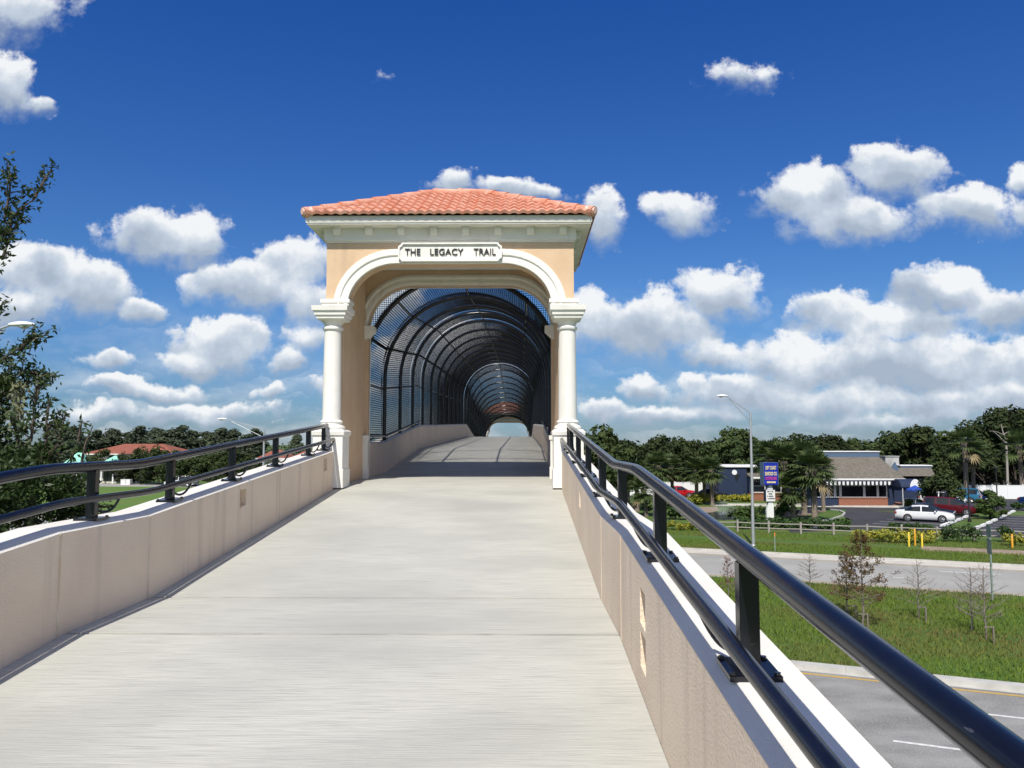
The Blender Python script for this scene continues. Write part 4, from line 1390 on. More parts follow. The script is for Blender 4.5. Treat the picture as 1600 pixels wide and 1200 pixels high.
leafy_tree('near_tree', 'bushy green tree leaning over the left ramp wall behind the handrail', (bx, 9.2, 0),
    [((bx, 9.2, -.05), .12), ((bx, 9.2, 3), .10), ((bx + .05, 9.2, 6), .05), ((bx + .1, 9.2, 7), .02)],
    [([A_(40, 760, 9), A_(48, 690, 9), A_(52, 640, 9), A_(62, 590, 9)], 7, .2), ([A_(60, 750, 9), A_(72, 690, 9), A_(76, 625, 9)], 8, .2), ([A_(70, 740, 9), A_(92, 690, 9), A_(100, 655, 9)], 8, .2),
     ([A_(80, 760, 9), A_(112, 715, 9), A_(122, 690, 9), A_(128, 655, 9)], 2, .1), ([A_(90, 770, 9), A_(125, 735, 9), A_(145, 665, 9)], 1, .08), ([A_(30, 740, 9), A_(28, 690, 9), A_(20, 650, 9)], 8, .2),
     ([A_(90, 780, 9), A_(120, 760, 9), A_(138, 745, 9)], 7, .2), ([A_(90, 810, 9), A_(130, 800, 9), A_(150, 790, 9)], 7, .2), ([A_(80, 830, 9), A_(120, 820, 9), A_(140, 815, 9)], 6, .2)],
    .040, 8, per_m=60, extra=(cen, rad, 300))
t = thing('hanging_moss', 'pale tuft of moss hanging from the branch at the left edge', 'moss', A_(30, 596, 9.4))
rg = np.random.default_rng(3)
n = 260
pz = rg.uniform(-.62, 0, n); pos = np.stack([rg.normal(0, .045, n), rg.normal(0, .045, n), pz], 1)
V, Fq = leaf_quads(pos, unit(np.stack([rg.normal(size=n), -abs(rg.normal(size=n)), rg.normal(0, .2, n)], 1)), .05, .3, rng=rg)
link_mesh('strands', np_mesh('strands', V, Fq, M['moss']), t)

# ------------------------------------------------------------------ hedges and shrubs
def hedge(name, label, x0, y0, x1, y1, w, h, m, seed, size=.12, dens=150, group=None, cat='hedge'):
    rg = np.random.default_rng(seed)
    a = Vector((x0, y0, 0)); b = Vector((x1, y1, 0)); d = (b - a); Ln = d.length; d.normalize()
    nn = Vector((-d.y, d.x, 0))
    t = thing(name, label, cat, (a + b) / 2, 0, group)
    k = max(2, int(Ln / .45))
    cen = []; rad = []
    for i in range(k):
        for j in range(3):
            p = d * (Ln * ((i + rg.uniform(.1, .9)) / k - .5)) + nn * rg.uniform(-w / 2, w / 2) * .6
            cen.append((p.x, p.y, h * rg.uniform(.25, .8))); rad.append(min(h * .42, .5) * rg.uniform(.7, 1.15))
    V, Fq = clump_cloud(cen, rad, dens // 3, size, .8, .7, rng=rg)
    V[:, 2] = np.clip(V[:, 2], .01, None)
    link_mesh('foliage', np_mesh('foliage', V, Fq, M[m]), t)
    b_ = MB()
    for i in range(0, k, 2):
        p = d * (Ln * ((i + .5) / k - .5))
        b_.tube([(p.x, p.y, -.02), (p.x + .05, p.y, h * .5)], [.025, .012], 5)
    b_.build('stem', M['bark'], t, fix=False)
    return t
def hpx(name, label, pxa, pxb, pya, pyb, w, h, m, seed, **k):
    a = ground(pxa, pya); b = ground(pxb, pyb)
    return hedge(name, label, a.x, a.y, b.x, b.y, w, h, m, seed, **k)
GH = 'hedges in front of the car park'
hpx('gold_hedge', 'long gold-leaved hedge behind the pair of yellow posts', 1336, 1464, 847, 849, 1.5, 1.0, 'gold_hedge', 1, group=GH, size=.11)
hpx('green_hedge', 'dark green rounded hedge right of the yellow posts', 1474, 1530, 847, 847, 1.7, 1.35, 'hedge', 2, group=GH, size=.11)
hpx('gold_hedge', 'gold-leaved hedge at the right edge behind the single yellow post', 1572, 1625, 852, 856, 1.4, .9, 'gold_hedge', 3, group=GH, size=.11)
hpx('green_hedge', 'small dark green hedge left of the right edge gold hedge', 1563, 1576, 847, 848, 1.4, 1.2, 'hedge', 4, group=GH, size=.11)
hpx('gold_hedge', 'gold-leaved hedge left of the street lamp, behind the handrail', 1036, 1096, 828, 829, 1.4, .75, 'gold_hedge', 5, group=GH, size=.12)
hpx('green_hedge', 'long low dark hedge between the blue sign and the wooden fence', 1150, 1328, 826, 829, 1.6, 1.0, 'hedge', 6, group=GH, size=.13)
hpx('green_hedge', 'low bright hedge between the white sedan and the fence', 1388, 1456, 829, 832, 1.3, .75, 'hedge', 7, group=GH, size=.12)
hpx('gold_shrub', 'gold shrub around the palm right of the red car', 1078, 1104, 789, 788, 1.6, 1.4, 'gold_hedge', 8, group=GH, cat='shrub', size=.16)
hpx('gold_shrub', 'row of gold shrubs at the foot of the navy wing', 1104, 1178, 784, 784, 1.2, .9, 'gold_hedge', 9, group=GH, cat='shrub', size=.16)
hpx('green_shrub', 'dark shrub left of the water spray', 1042, 1076, 812, 812, 2.4, 1.7, 'hedge', 10, group=GH, cat='shrub', size=.16)
hpx('green_shrub', 'olive shrub right of the water spray', 1140, 1186, 812, 812, 2.2, 1.5, 'bright_leaf', 11, group=GH, cat='shrub', size=.16)
hpx('green_shrub', 'dark dense shrub clump at the palm trunks right of the sign', 1216, 1240, 812, 812, 2.0, 2.6, 'hedge', 12, group=GH, cat='shrub', size=.18)
hpx('green_shrub', 'low shrub by the restaurant steps', 1412, 1434, 792, 793, 1.2, .9, 'bright_leaf', 13, group=GH, cat='shrub', size=.16)
hpx('green_shrub', 'low green shrub island at the right edge of the car park', 1580, 1625, 797, 798, 2.0, .8, 'hedge', 14, group=GH, cat='shrub', size=.16)
hpx('green_shrub', 'small dark shrub left of the navy wing beside a dark palm', 1000, 1018, 806, 806, 1.6, 3.0, 'hedge', 15, group=GH, cat='shrub', size=.18)
plant_tree('ornamental_tree', LOWS[0], 1472, 84, 738, 'dark round tree hiding the restaurant entrance, behind the maroon van', None, 1.15)
plant_tree('ornamental_tree', BRGT[1], 1541, 76, 768, 'small light-leaved tree on the grass island between the parking rows', None, 1.7)

# ------------------------------------------------------------------ fences
def rail_fence(label, pts, nposts, h=.95):
    t = thing('split_rail_fence', label, 'fence', (*pts[0], 0))
    a = Vector((*pts[0], 0)); b = Vector((*pts[1], 0))
    for i in range(nposts):
        p = a.lerp(b, i / (nposts - 1)) - a
        m = MB(); m.box(p.x - .07, p.x + .07, p.y - .06, p.y + .06, -.02, h + random.uniform(-.04, .04)); m.build('post', M['fence_wood'], t)
        if i < nposts - 1:
            q = a.lerp(b, (i + 1) / (nposts - 1)) - a
            for z in (.36, .74):
                m = MB(); m.tube([(p.x, p.y, z + random.uniform(-.02, .02)), ((p.x + q.x) / 2, (p.y + q.y) / 2, z - .02), (q.x, q.y, z + random.uniform(-.02, .02))], .05, 6); m.build('rail', M['fence_wood'], t)
rail_fence('weathered split rail fence in front of the car park hedges', (tuple(ground(1105, 829)[:2]), tuple(ground(1640, 848)[:2])), 11)
def vinyl_fence(label, x0, x1, y, h, gap=1.95):
    t = thing('vinyl_fence', label, 'fence', (x0, y, 0))
    n = int((x1 - x0) / gap)
    for i in range(n):
        m = MB(); m.box(i * gap + .07, (i + 1) * gap - .07, -.03, .03, .06, h - .10); m.box(i * gap + .071, (i + 1) * gap - .071, -.045, .045, h - .099, h - .02); m.box(i * gap + .071, (i + 1) * gap - .071, -.045, .045, 0.0, .059)
        m.build('panel', M['vinyl'], t)
    for i in range(n + 1):
        m = MB(); m.box(i * gap - .065, i * gap + .065, -.065, .065, -.02, h + .02); m.sqstack([(.085, h + .021), (.085, h + .05), (.01, h + .10)], i * gap, 0); m.build('post', M['vinyl'], t)
vinyl_fence('white vinyl panel fence at the right edge behind the car park', gx(1500, 103), gx(1700, 103), 103, 1.78)
vinyl_fence('white vinyl panel fence behind the red car', gx(965, 109), gx(1116, 109), 109, 1.85)

# ------------------------------------------------------------------ street lamps
def street_lamp(px, D, ytop, aim, alen, label, rise=.9):
    x = gx(px, D); H = E + (HY - ytop) * D / F - rise
    t = thing('street_lamp', label, 'street lamp', (x, D, 0), 0, 'grey davit street lamps')
    m = MB(); m.tube([(0, 0, 0), (0, 0, H)], [.12, .07], 10); m.lathe([(.2, 0), (.2, .05), (.13, .12)], 0, 0, 10)
    m.build('pole', M['steel'], t, smooth=50)
    ax, ay = aim
    l = math.hypot(ax, ay); ax /= l; ay /= l
    e = Vector((ax * alen, ay * alen, H + rise))
    m = MB()
    m.tube([(0, 0, H - .05), e * .92 + Vector((0, 0, H * .08 + .02)), e], .035, 7)
    m.tube([(0, 0, H - .70), e * .85 + Vector((0, 0, H * .15 - .06))], .025, 6)
    m.build('arm', M['steel'], t, smooth=50)
    m = MB(); d = Vector((ax, ay, 0)); sd = Vector((-ay, ax, 0))
    prof = [(-.12, .05, .05), (.0, .09, .08), (.2, .15, .11), (.42, .17, .10), (.6, .11, .06), (.68, .02, .02)]
    vs = []
    for u, w, hgt in prof:
        for k in range(10):
            g_ = 2 * math.pi * k / 10
            vs.append(e + d * u + sd * (math.cos(g_) * w) + Vector((0, 0, math.sin(g_) * hgt * (1 if math.sin(g_) > 0 else .6))))
    m.add(vs, [(i * 10 + k, i * 10 + (k + 1) % 10, (i + 1) * 10 + (k + 1) % 10, (i + 1) * 10 + k) for i in range(5) for k in range(10)] + [tuple(range(10)), tuple(50 + k for k in range(10))])
    hd = m.build('lamp_head', M['white'], t, smooth=60)
    m = MB(); c = e + d * .32
    m.lathe([(.03, c.z - .13), (.11, c.z - .10), (.13, c.z - .045)], c.x, c.y, 12); m.build('lens', M['lamp_glass'], hd, smooth=60)
street_lamp(1173.5, 56, 619, (-.95, -.05), 1.75, 'tall grey street lamp on the right verge, beside the blue sign', 1.15)
street_lamp(412.5, 66, 655, (-.98, -.1), 3.2, 'grey street lamp left of the gateway, seen over the left wall', .85)
street_lamp(-70, 23, 505, (.95, .0), 1.55, 'street lamp whose head alone pokes in at the left edge', .5)

# ------------------------------------------------------------------ posts and signs by the road
def bollard(px, py, h, r, m, label, cap=True):
    t = thing('marker_post', label, 'post', ground(px, py), 0, 'utility marker posts on the verge')
    b = MB(); b.lathe([(r, -.02), (r, h - .03), (r * .8, h - .008), (r * .3, h)], 0, 0, 12); b.build('tube', M[m], t, smooth=50)
    b = MB(); b.lathe([(r * 1.03, h - .22), (r * 1.03, h - .19)], 0, 0, 12); b.build('band', M['black'] if m == 'black' else M['offwhite'], t)
bollard(1420.5, 854, 1.0, .062, 'yellow_post', 'left one of the two bright yellow posts before the gold hedge')
bollard(1430, 852.5, 1.18, .055, 'amber_post', 'taller amber post between the two bright yellow posts')
bollard(1441, 855, .95, .062, 'yellow_post', 'right one of the two bright yellow posts before the gold hedge')
bollard(1582, 857, .98, .062, 'amber_post', 'single yellow post before the right edge gold hedge')
t = thing('cable_marker', 'thin grey marker stick with orange tip on the far verge', 'marker', ground(1211, 862))
b = MB(); b.box(-.03, .03, -.012, .012, -.02, 1.0); b.build('stick', M['green_steel'], t)
b = MB(); b.box(-.032, .032, -.014, .014, 1.001, 1.25); b.build('tip', M['orange_post'], t)
g0 = ground(1551, 940)
t = thing('road_sign', 'green-grey road sign seen edge on, on a perforated steel post', 'road sign', g0)
b = MB()
zt_ = E + (HY - 818) * g0.y / F
b.box(-.035, .035, -.03, -.022, -.02, zt_); b.box(-.035, -.028, -.021, .03, -.02, zt_); b.box(.028, .035, -.021, .03, -.02, zt_)
b.build('post', M['green_steel'], t)
for k, (z0, z1, dx) in enumerate(((zt_ - .55, zt_ + .02, .0), (zt_ - 1.30, zt_ - .62, .02))):
    b = MB()
    mt = Matrix.Rotation(R(74), 4, 'Z')
    b.box(-.38, .38, .034, .040, z0, z1, mtx=mt); b.build('sign_plate', M['green_steel'], t)
# parking lot lamps
for px, py, yt, lab in ((1515, 816, 716, 'thin black car park lamp post between white sedan and van'), (1559, 797, 729, 'thin black car park lamp post before the white fence')):
    g0 = ground(px, py); H = E + (HY - yt) * g0.y / F
    t = thing('lot_lamp', lab, 'lamp post', g0, 0, 'black car park lamp posts')
    b = MB(); b.tube([(0, 0, -.02), (0, 0, H - .35)], .065, 8); b.lathe([(.16, 0), (.16, .3), (.07, .34)], 0, 0, 8); b.build('pole', M['dark_metal'], t, smooth=50)
    b = MB(); b.lathe([(.07, H - .36), (.18, H - .25), (.23, H - .06), (.20, H), (.03, H + .03)], 0, 0, 10); b.build('lantern', M['dark_metal'], t, smooth=50)
# wheel stops
HD = R(-33)
HV = Vector((math.cos(HD), math.sin(HD), 0)); HN = Vector((-math.sin(HD), math.cos(HD), 0))
def wheel_stop(px, py, label, row):
    t = thing('wheel_stop', label, 'wheel stop', ground(px, py), HD + math.pi / 2 - .12, row)
    b = MB(); b.prism([(-.15, 0.005), (-.12, .17), (.12, .17), (.15, .005)], -.82, .82, 'x'); b.build('kerb_block', M['white'], t)
ORD = ['first', 'second', 'third', 'fourth', 'fifth', 'sixth', 'seventh']
for k, (px, py) in enumerate([(1475, 821.5), (1482, 819), (1490, 816.2), (1499.5, 812.5), (1509.5, 808.5)]):
    wheel_stop(px, py, f'white wheel stop by the white sedan, {ORD[k]} from the fence', 'wheel stops before the parked cars')
for k, (px, py) in enumerate([(1527, 825.5), (1536.5, 821.8), (1545.5, 817.7), (1554, 813.7), (1561.5, 810), (1569, 806.6), (1576, 803.2), (1582.5, 800.2)]):
    wheel_stop(px, py, f'white wheel stop on the empty right row, {(ORD + ["eighth"])[k]} from the fence', 'wheel stops of the empty right row')
mb = MB()
for k in range(9):
    p = ground(1527 + k * 7.2, 826.5 - k * 3.4)
    a = p + HV * .5; e2 = p + HV * 6
    w_ = HN * .05
    mb.quad(*[(v.x, v.y, .011) for v in (a - w_, e2 - w_, e2 + w_, a + w_)])
for k in range(6):
    p = ground(1470 + k * 9, 823.5 - k * 3.6)
    a = p - HV * .3; e2 = p - HV * 5.4
    w_ = HN * .05
    mb.quad(*[(v.x, v.y, .011) for v in (a - w_, e2 - w_, e2 + w_, a + w_)])
struct(mb.build('bay_lines', M['white_line'], fix=False))
isl = gp((1478, 824), (1515, 809), (1530, 804), (1592, 797), (1583, 800), (1526, 827), (1505, 829))
poly('grass_island', isl, .014, M['grass_ground'])

# ------------------------------------------------------------------ cars
def car(name, label, cat, loc, rz, paint, kind='sedan', group=None):
    t = thing(name, label, cat, loc, rz, group)
    if kind == 'sedan':
        Lc, wd, belt, top = 4.85, .90, .92, 1.46
        # x, hood/deck height, roof height or None
        st = [(-2.42, .62, .80), (-2.36, .70, .96), (-2.2, .70, 1.00), (-1.72, .72, 1.02), (-1.62, 0, 1.05), (-1.02, 0, 1.40), (-.94, 0, 1.42), (-.30, 0, 1.465), (-.20, 0, 1.465), (.25, 0, 1.44), (.33, 0, 1.42), (1.05, 0, 1.02), (1.15, .7, .98), (1.7, .7, .92), (2.15, .68, .82), (2.36, .6, .70), (2.43, .55, .60)]
        cab = (4, 11); rear = (4, 5); front = (10, 11); side = [(4, 5), (5, 6), (6, 7), (8, 9), (10, 11), (9, 10)]
        wb = (-1.38, 1.42); wr = .33
    else:
        Lc, wd, belt, top = 5.1, .97, 1.05, 1.75
        st = [(-2.53, .6, .85), (-2.48, .7, 1.05), (-2.40, 0, 1.10), (-2.18, 0, 1.66), (-2.05, 0, 1.72), (-1.20, 0, 1.77), (-1.10, 0, 1.775), (.0, 0, 1.75), (.1, 0, 1.745), (.55, 0, 1.68), (.62, 0, 1.65), (1.42, 0, 1.12), (1.52, .7, 1.07), (2.0, .7, .98), (2.35, .65, .84), (2.52, .6, .72), (2.58, .5, .60)]
        cab = (2, 11); rear = (2, 3); front = (10, 11); side = [(3, 4), (4, 5), (6, 7), (8, 9), (9, 10), (10, 11)]
        wb = (-1.5, 1.53); wr = .35
    zb = .22
    rings = []
    for i, (x, _, h) in enumerate(st):
        u = abs(x) / (Lc / 2)
        w = wd * (1 - .16 * max(0, u - .70) / .30 * (u - .5) * 2)
        incab = cab[0] <= i <= cab[1]
        bl = min(belt + .02 * x / 2.4 * -1, h - .03) if incab else h - .06
        cabin = incab and h > belt + .12
        zr = h
        wt_ = w * (.76 if cabin else .93)
        zwt = zr - .06 if cabin else bl + .02
        zlow = zb + (.10 if u > .9 else 0)
        rings.append([(x, 0, zlow), (x, w * .86, zlow), (x, w * .97, zlow + .14), (x, w, zb + .38), (x, w * .97, bl),
                      (x, w * .94, bl + .015), (x, wt_, zwt), (x, wt_ * .88, zr - .008 if cabin else bl + .045), (x, 0, zr + (.02 if cabin else .02))])
    k = 9
    body = MB(); glass = MB()
    for s in (1, -1):
        vs = [(x, y * s, z) for r in rings for x, y, z in r]
        for i in range(len(rings) - 1):
            for j in range(k - 1):
                f = (i * k + j, i * k + j + 1, (i + 1) * k + j + 1, (i + 1) * k + j)
                g_ = False
                if j == 5 and (i, i + 1) in side: g_ = True
                if j in (6, 7) and (i, i + 1) in (rear, front): g_ = True
                (glass if g_ else body).add([vs[q] for q in f], [(0, 1, 2, 3)])
        for i in (0, len(rings) - 1):
            body.add([vs[i * k + j] for j in range(k)], [tuple(range(k))])
    import bmesh
    def weld(o):
        bm = bmesh.new(); bm.from_mesh(o.data); bmesh.ops.remove_doubles(bm, verts=bm.verts, dist=.0005); bmesh.ops.recalc_face_normals(bm, faces=bm.faces)
        for f in bm.faces: f.smooth = True
        bm.to_mesh(o.data); bm.free(); o.data.set_sharp_from_angle(angle=R(38))
    bo = body.build('body', M[paint], t); weld(bo)
    go = glass.build('window_glass', M['glass'], t); weld(go)
    for xw in wb:
        for s in (-1, 1):
            yw = s * (wd - .105)
            m = MB()
            for (ra, ya, yb2) in ((wr + .045, yw + s * .085, yw + s * .108),):
                m.tube([(xw, ya, wr), (xw, yb2, wr)], ra, 22)
            m.build('wheel_arch', M['black'], t)
            m = MB(); m.tube([(xw, yw - s * .10, wr), (xw, yw - s * .08, wr), (xw, yw + s * .10, wr), (xw, yw + s * .125, wr)], [wr * .93, wr, wr, wr * .9], 22)
            wo_ = m.build('wheel', M['tyre'], t, smooth=50)
            m = MB()
            m.tube([(xw, yw + s * .118, wr), (xw, yw + s * .128, wr)], wr * .2, 12)
            for q in range(7):
                a = q * 2 * math.pi / 7
                ca, sa = math.cos(a), math.sin(a)
                m.tube([(xw + ca * wr * .15, yw + s * .124, wr + sa * wr * .15), (xw + ca * wr * .62, yw + s * .128, wr + sa * wr * .62)], [.035, .028], 5)
            nseg = 22
            vs = []
            for rr2, off in ((wr * .58, .127), (wr * .70, .131)):
                for q in range(nseg):
                    a = q * 2 * math.pi / nseg
                    vs.append((xw + math.cos(a) * rr2, yw + s * off, wr + math.sin(a) * rr2))
            m.add(vs, [(q, (q + 1) % nseg, nseg + (q + 1) % nseg, nseg + q) for q in range(nseg)])
            m.build('rim', M['rim'], wo_, fix=False)
    hx = st[-3][0]
    for s in (-1, 1):
        m = MB(); z0 = st[-3][2] - .20
        m.prism([(s * wd * .52, z0 + .02), (s * wd * .84, z0 + .03), (s * wd * .86, z0 + .15), (s * wd * .56, z0 + .13)], hx + .02, hx + .17, 'x')
        m.build('headlight', M['lamp_clear'], t)
        m = MB(); zz = st[1][2] - .24
        m.prism([(s * wd * .60, zz), (s * wd * .93, zz), (s * wd * .93, zz + .15), (s * wd * .60, zz + .15)], st[0][0] - .02, st[0][0] + .14, 'x')
        m.build('tail_light', M['lamp_red'], t)
        m = MB(); mx_ = st[cab[1]][0] - .16
        m.prism([(mx_ - .08, belt + .02), (mx_ + .07, belt + .03), (mx_ + .07, belt + .13), (mx_ - .06, belt + .15)], s * wd * .98, s * (wd * .98 + .17), 'y')
        m.build('mirror', M[paint], t)
        m = MB()
        for xx in (-.55, .40):
            m.box(xx, xx + .16, s * wd * .985 - .012, s * wd * .985 + .012, belt - .12, belt - .09)
        m.build('door_handle', M[paint], t)
    m = MB(); m.box(st[-1][0] - .06, st[-1][0] + .012, -.42, .42, .36, .50); m.build('grille', M['black'], t)
    return t
c0 = ground(1450.5, 815.5)
car('sedan', 'white sedan parked broadside in front of the black car', 'car', (c0.x, c0.y + .6, 0), R(-29), 'car_white')
c1 = c0 + Vector((1.55, 2.55, 0))
car('sedan', 'black car parked between the white sedan and the maroon van', 'car', (c1.x, c1.y + .6, 0), R(-31), 'car_black')
c2 = ground(1488, 805)
car('minivan', 'maroon minivan parked behind the white and black cars', 'car', (c2.x, c2.y + .4, 0), R(-33), 'car_maroon', 'van')
c3 = ground(1473, 788)
car('sedan', 'white car half hidden by the round tree behind the maroon van', 'car', (c3.x, c3.y, 0), R(-38), 'car_white')
c4 = ground(1496, 785)
car('minivan', 'teal blue van behind the maroon van, tail towards the fence', 'car', (c4.x, c4.y, 0), R(145), 'car_blue', 'van')
c5 = ground(1513, 781)
car('sedan', 'dark blue car behind the palm trunks beside the white fence', 'car', (c5.x, c5.y, 0), R(140), 'car_dark_blue')
car('sedan', 'red sedan parked before the left white fence', 'car', (gx(1060, 106), 106, 0), R(-20), 'car_red')
c6 = ground(1628, 790)
car('sedan', 'dark blue car just entering the right edge of the photo', 'car', (c6.x, c6.y, 0), R(10), 'car_dark_blue')
car('sedan', 'black car in the shade left of the navy wing', 'car', (gx(1110, 99.5), 99.5, 0), R(-10), 'car_black')
car('minivan', 'pale van seen small between rail posts on the left', 'car', (gx(285, 131), 131, 0), R(175), 'car_white', 'van')
car('sedan', 'red car seen small over the left wall beside the pale van', 'car', (gx(301, 152), 152, 0), R(20), 'car_red')
t = thing('utility_box', 'small white utility box on the lawn over the left wall', 'utility box', (gx(200, 136), 136, 0))
b = MB(); b.box(-.8, .8, -.45, .45, 0, .85); b.box(-.84, .84, -.49, .49, .851, .92); b.build('cabinet', M['white'], t)
b = MB(); b.box(-.02, .02, -.47, -.452, .1, .8); b.box(.1, .22, -.48, -.455, .45, .5); b.build('door_seam', M['black'], t)

# ------------------------------------------------------------------ restaurant
RX, RY = gx(1310, 91), 91.0
t = thing('restaurant', 'navy and brick restaurant with brown hipped shingle roof and striped awning', 'restaurant', (RX, RY, 0))
x0, x1 = gx(1262, 91) - RX, gx(1395, 91) - RX
def zpx(py, D): return E + (HY - py) * D / F
m = MB(); m.box(x0, x1, .12, 12, 0, 3.0); m.build('wall', M['navy'], t)
xb0, xb1 = gx(1308, 91) - RX, gx(1384, 91) - RX
m = MB(); m.box(xb0, xb1, -.02, .119, 0, .88); m.box(xb0 - .03, xb1 + .03, -.08, .118, .881, .97); m.build('brick_base', M['brick'], t)
# windows with white frames along the front
edges = [gx(p, 91) - RX for p in (1268, 1281, 1292, 1302.5, 1311, 1348, 1369, 1384)]
for a, b2 in zip(edges, edges[1:]):
    zb_ = .98
    m = MB(); w = .10
    m.box(a + .02, a + .02 + w, -.0, .118, zb_, 2.42); m.box(b2 - .02 - w, b2 - .02, -.0, .118, zb_, 2.42)
    m.box(a + .02 + w, b2 - .02 - w, .001, .118, zb_, zb_ + w); m.box(a + .02 + w, b2 - .02 - w, .001, .118, 2.42 - w, 2.42)
    wf = m.build('window', M['slate_blue'] if False else M['white'], t)
    m = MB(); m.box(a + .02 + w, b2 - .02 - w, .06, .1, zb_ + w, 2.42 - w); m.build('pane', M['glass'], wf)
m = MB(); m.box(x0, x1, .02, .118, 2.43, 2.50); m.build('window_head', M['white'], t)
# hipped roof
ez = zpx(747, 90.4)
rx0, rx1 = gx(1266, 90.4) - RX, gx(1412, 90.4) - RX
tz = zpx(712, 97)
tx0, tx1 = gx(1284, 97) - RX, gx(1371, 97) - RX
m = MB()
A1 = [(rx0, -.6, ez), (rx1, -.6, ez), (rx1, 13, ez), (rx0, 13, ez)]
B1 = [(tx0, 6, tz), (tx1, 6, tz), (tx1, 7.5, tz), (tx0, 7.5, tz)]
m.add(A1 + B1, [(0, 1, 5, 4), (1, 2, 6, 5), (2, 3, 7, 6), (3, 0, 4, 7), (4, 5, 6, 7)])
rf = m.build('roof', M['shingle'], t)
m = MB(); m.box(rx0 - .05, rx1 + .05, -.70, -.601, ez - .17, ez + .01); m.build('gutter', M['white'], t)
m = MB(); m.box(rx0, rx1, -.6, 12.9, ez - .18, ez - .02); m.build('soffit', M['slate_blue'], t)
m = MB(); m.box(tx0 - .2, tx1, 5.6, 8.5, tz - .3, zpx(706, 97)); m.build('parapet', M['slate_blue'], rf)
m = MB(); m.box(tx0 - .28, tx1 + .08, 5.5, 8.6, zpx(706, 97) + .001, zpx(704.6, 97)); m.build('parapet_cap', M['white'], rf)
# right wing with its own lower roof
wx0, wx1 = gx(1405, 94) - RX, gx(1457, 94) - RX
m = MB(); m.box(x1 + .01, wx1 - .6, 4.0, 12, 0, 3.0); m.build('wall', M['navy'], t)
m = MB(); e2z = zpx(743, 94)
hz = zpx(730, 98)
m.add([(x1 - 1.0, 2.6, e2z), (wx1, 2.6, e2z), (wx1, 12, e2z), (x1 - 1.0, 12, e2z), (x1 - 1.0, 6.5, hz), (gx(1450, 98) - RX, 6.5, hz), (gx(1450, 98) - RX, 8, hz), (x1 - 1.0, 8, hz)],
      [(0, 1, 5, 4), (1, 2, 6, 5), (2, 3, 7, 6), (3, 0, 4, 7), (4, 5, 6, 7)])
rf2 = m.build('roof', M['shingle'], t)
m = MB(); m.box(gx(1402, 98) - RX, gx(1450, 98) - RX, 6.4, 8.2, hz - .4, zpx(727.5, 98)); m.build('parapet', M['slate_blue'], rf2)
m = MB(); m.box(gx(1401, 98) - RX, gx(1451, 98) - RX, 6.3, 8.3, zpx(727.5, 98) + .001, zpx(726, 98)); m.build('parapet_cap', M['white'], rf2)
m = MB(); m.box(gx(1378, 100) - RX, gx(1399, 100) - RX, 8.2, 9.6, 3.2, zpx(713, 100)); m.box(gx(1377, 100) - RX, gx(1400, 100) - RX, 8.1, 9.7, zpx(713, 100) + .001, zpx(712, 100)); m.build('chimney', mat('grey_chimney', (.40, .40, .39), .9, (.32, .32, .31), 2), rf)
dx, dz = gx(1398, 94) - RX, zpx(735, 94)
m = MB(); m.prism([(dx - .55, dz), (dx + .5, dz), (dx + .1, zpx(722, 94))], 3.2, 3.5, 'y'); m.build('dormer', M['slate_blue'], rf)
# striped scalloped awning
ax0, ax1 = gx(1262, 90) - RX, gx(1391, 90) - RX
az1, az0 = zpx(748.6, 90), zpx(757, 90)
m = MB()
m.add([(ax0, -.45, az1), (ax1, -.45, az1), (ax1, -1.15, az1 - .22), (ax0, -1.15, az1 - .22), (ax0, -.45, az1 - .03), (ax1, -.45, az1 - .03), (ax1, -1.15, az1 - .26), (ax0, -1.15, az1 - .26)],
      [(0, 1, 2, 3), (4, 7, 6, 5), (0, 4, 5, 1), (2, 6, 7, 3), (0, 3, 7, 4), (1, 5, 6, 2)])
aw = m.build('awning', M['stripe_dark'], t)
nst = 40
for k in range(nst):
    a = ax0 + (ax1 - ax0) * k / nst; b2 = ax0 + (ax1 - ax0) * (k + 1) / nst; c_ = (a + b2) / 2; hw_ = (b2 - a) / 2 - .004
    white = k % 2 == 0
    hw_ = hw_ * (1.12 if white else .88)
    pts = [(c_ - hw_, az1 - .20)] + [(c_ - hw_ * math.cos(q), az0 + .16 - .16 * math.sin(q)) for q in [i * math.pi / 6 for i in range(7)]] + [(c_ + hw_, az1 - .20)]
    m = MB(); m.prism(pts, -1.185 - (.004 if white else 0), -1.155 - (.004 if white else 0), 'y'); m.build('scallop', M['white'] if white else M['stripe_dark'], aw)
# navy entrance canopy with a pale half-moon end
ex0, ex1 = gx(1397, 90) - RX, gx(1441, 88) - RX
cz = zpx(760, 89); ch = zpx(748, 89) - cz
arcp = [(-.2 + 1.25 * math.cos(a) * -1, cz + ch * math.sin(a)) for a in [i * math.pi / 10 for i in range(11)]]
m = MB(); m.prism([(y - .9, z) for y, z in arcp], ex0, ex1, 'x'); cn = m.build('entrance_canopy', M['navy'], t, smooth=40)
m = MB(); m.prism([(y - .9, z) for y, z in [(-.2 + 1.15 * math.cos(a) * -1, cz + .03 + (ch - .08) * math.sin(a)) for a in [i * math.pi / 10 for i in range(11)]]], ex1 + .002, ex1 + .02, 'x'); m.build('canopy_end', M['white'], cn)
m = MB(); m.prism([(ex1 - .62 + .60 * -math.cos(a), cz - .02 + (ch + .05) * math.sin(a)) for a in [i * math.pi / 10 for i in range(11)]], -2.40, -2.36, 'y'); m.build('canopy_end', M['white'], cn)
for xx in (ex0 + .2, ex1 - .1):
    m = MB(); m.tube([(xx, -2.2, 0), (xx, -2.2, cz)], .04, 8); m.build('canopy_post', M['white'], cn)
m = MB(); m.box(ex0, ex1 + .5, -.4, 4, .02, .18); m.build('porch', M['brick'], t)
m = MB()
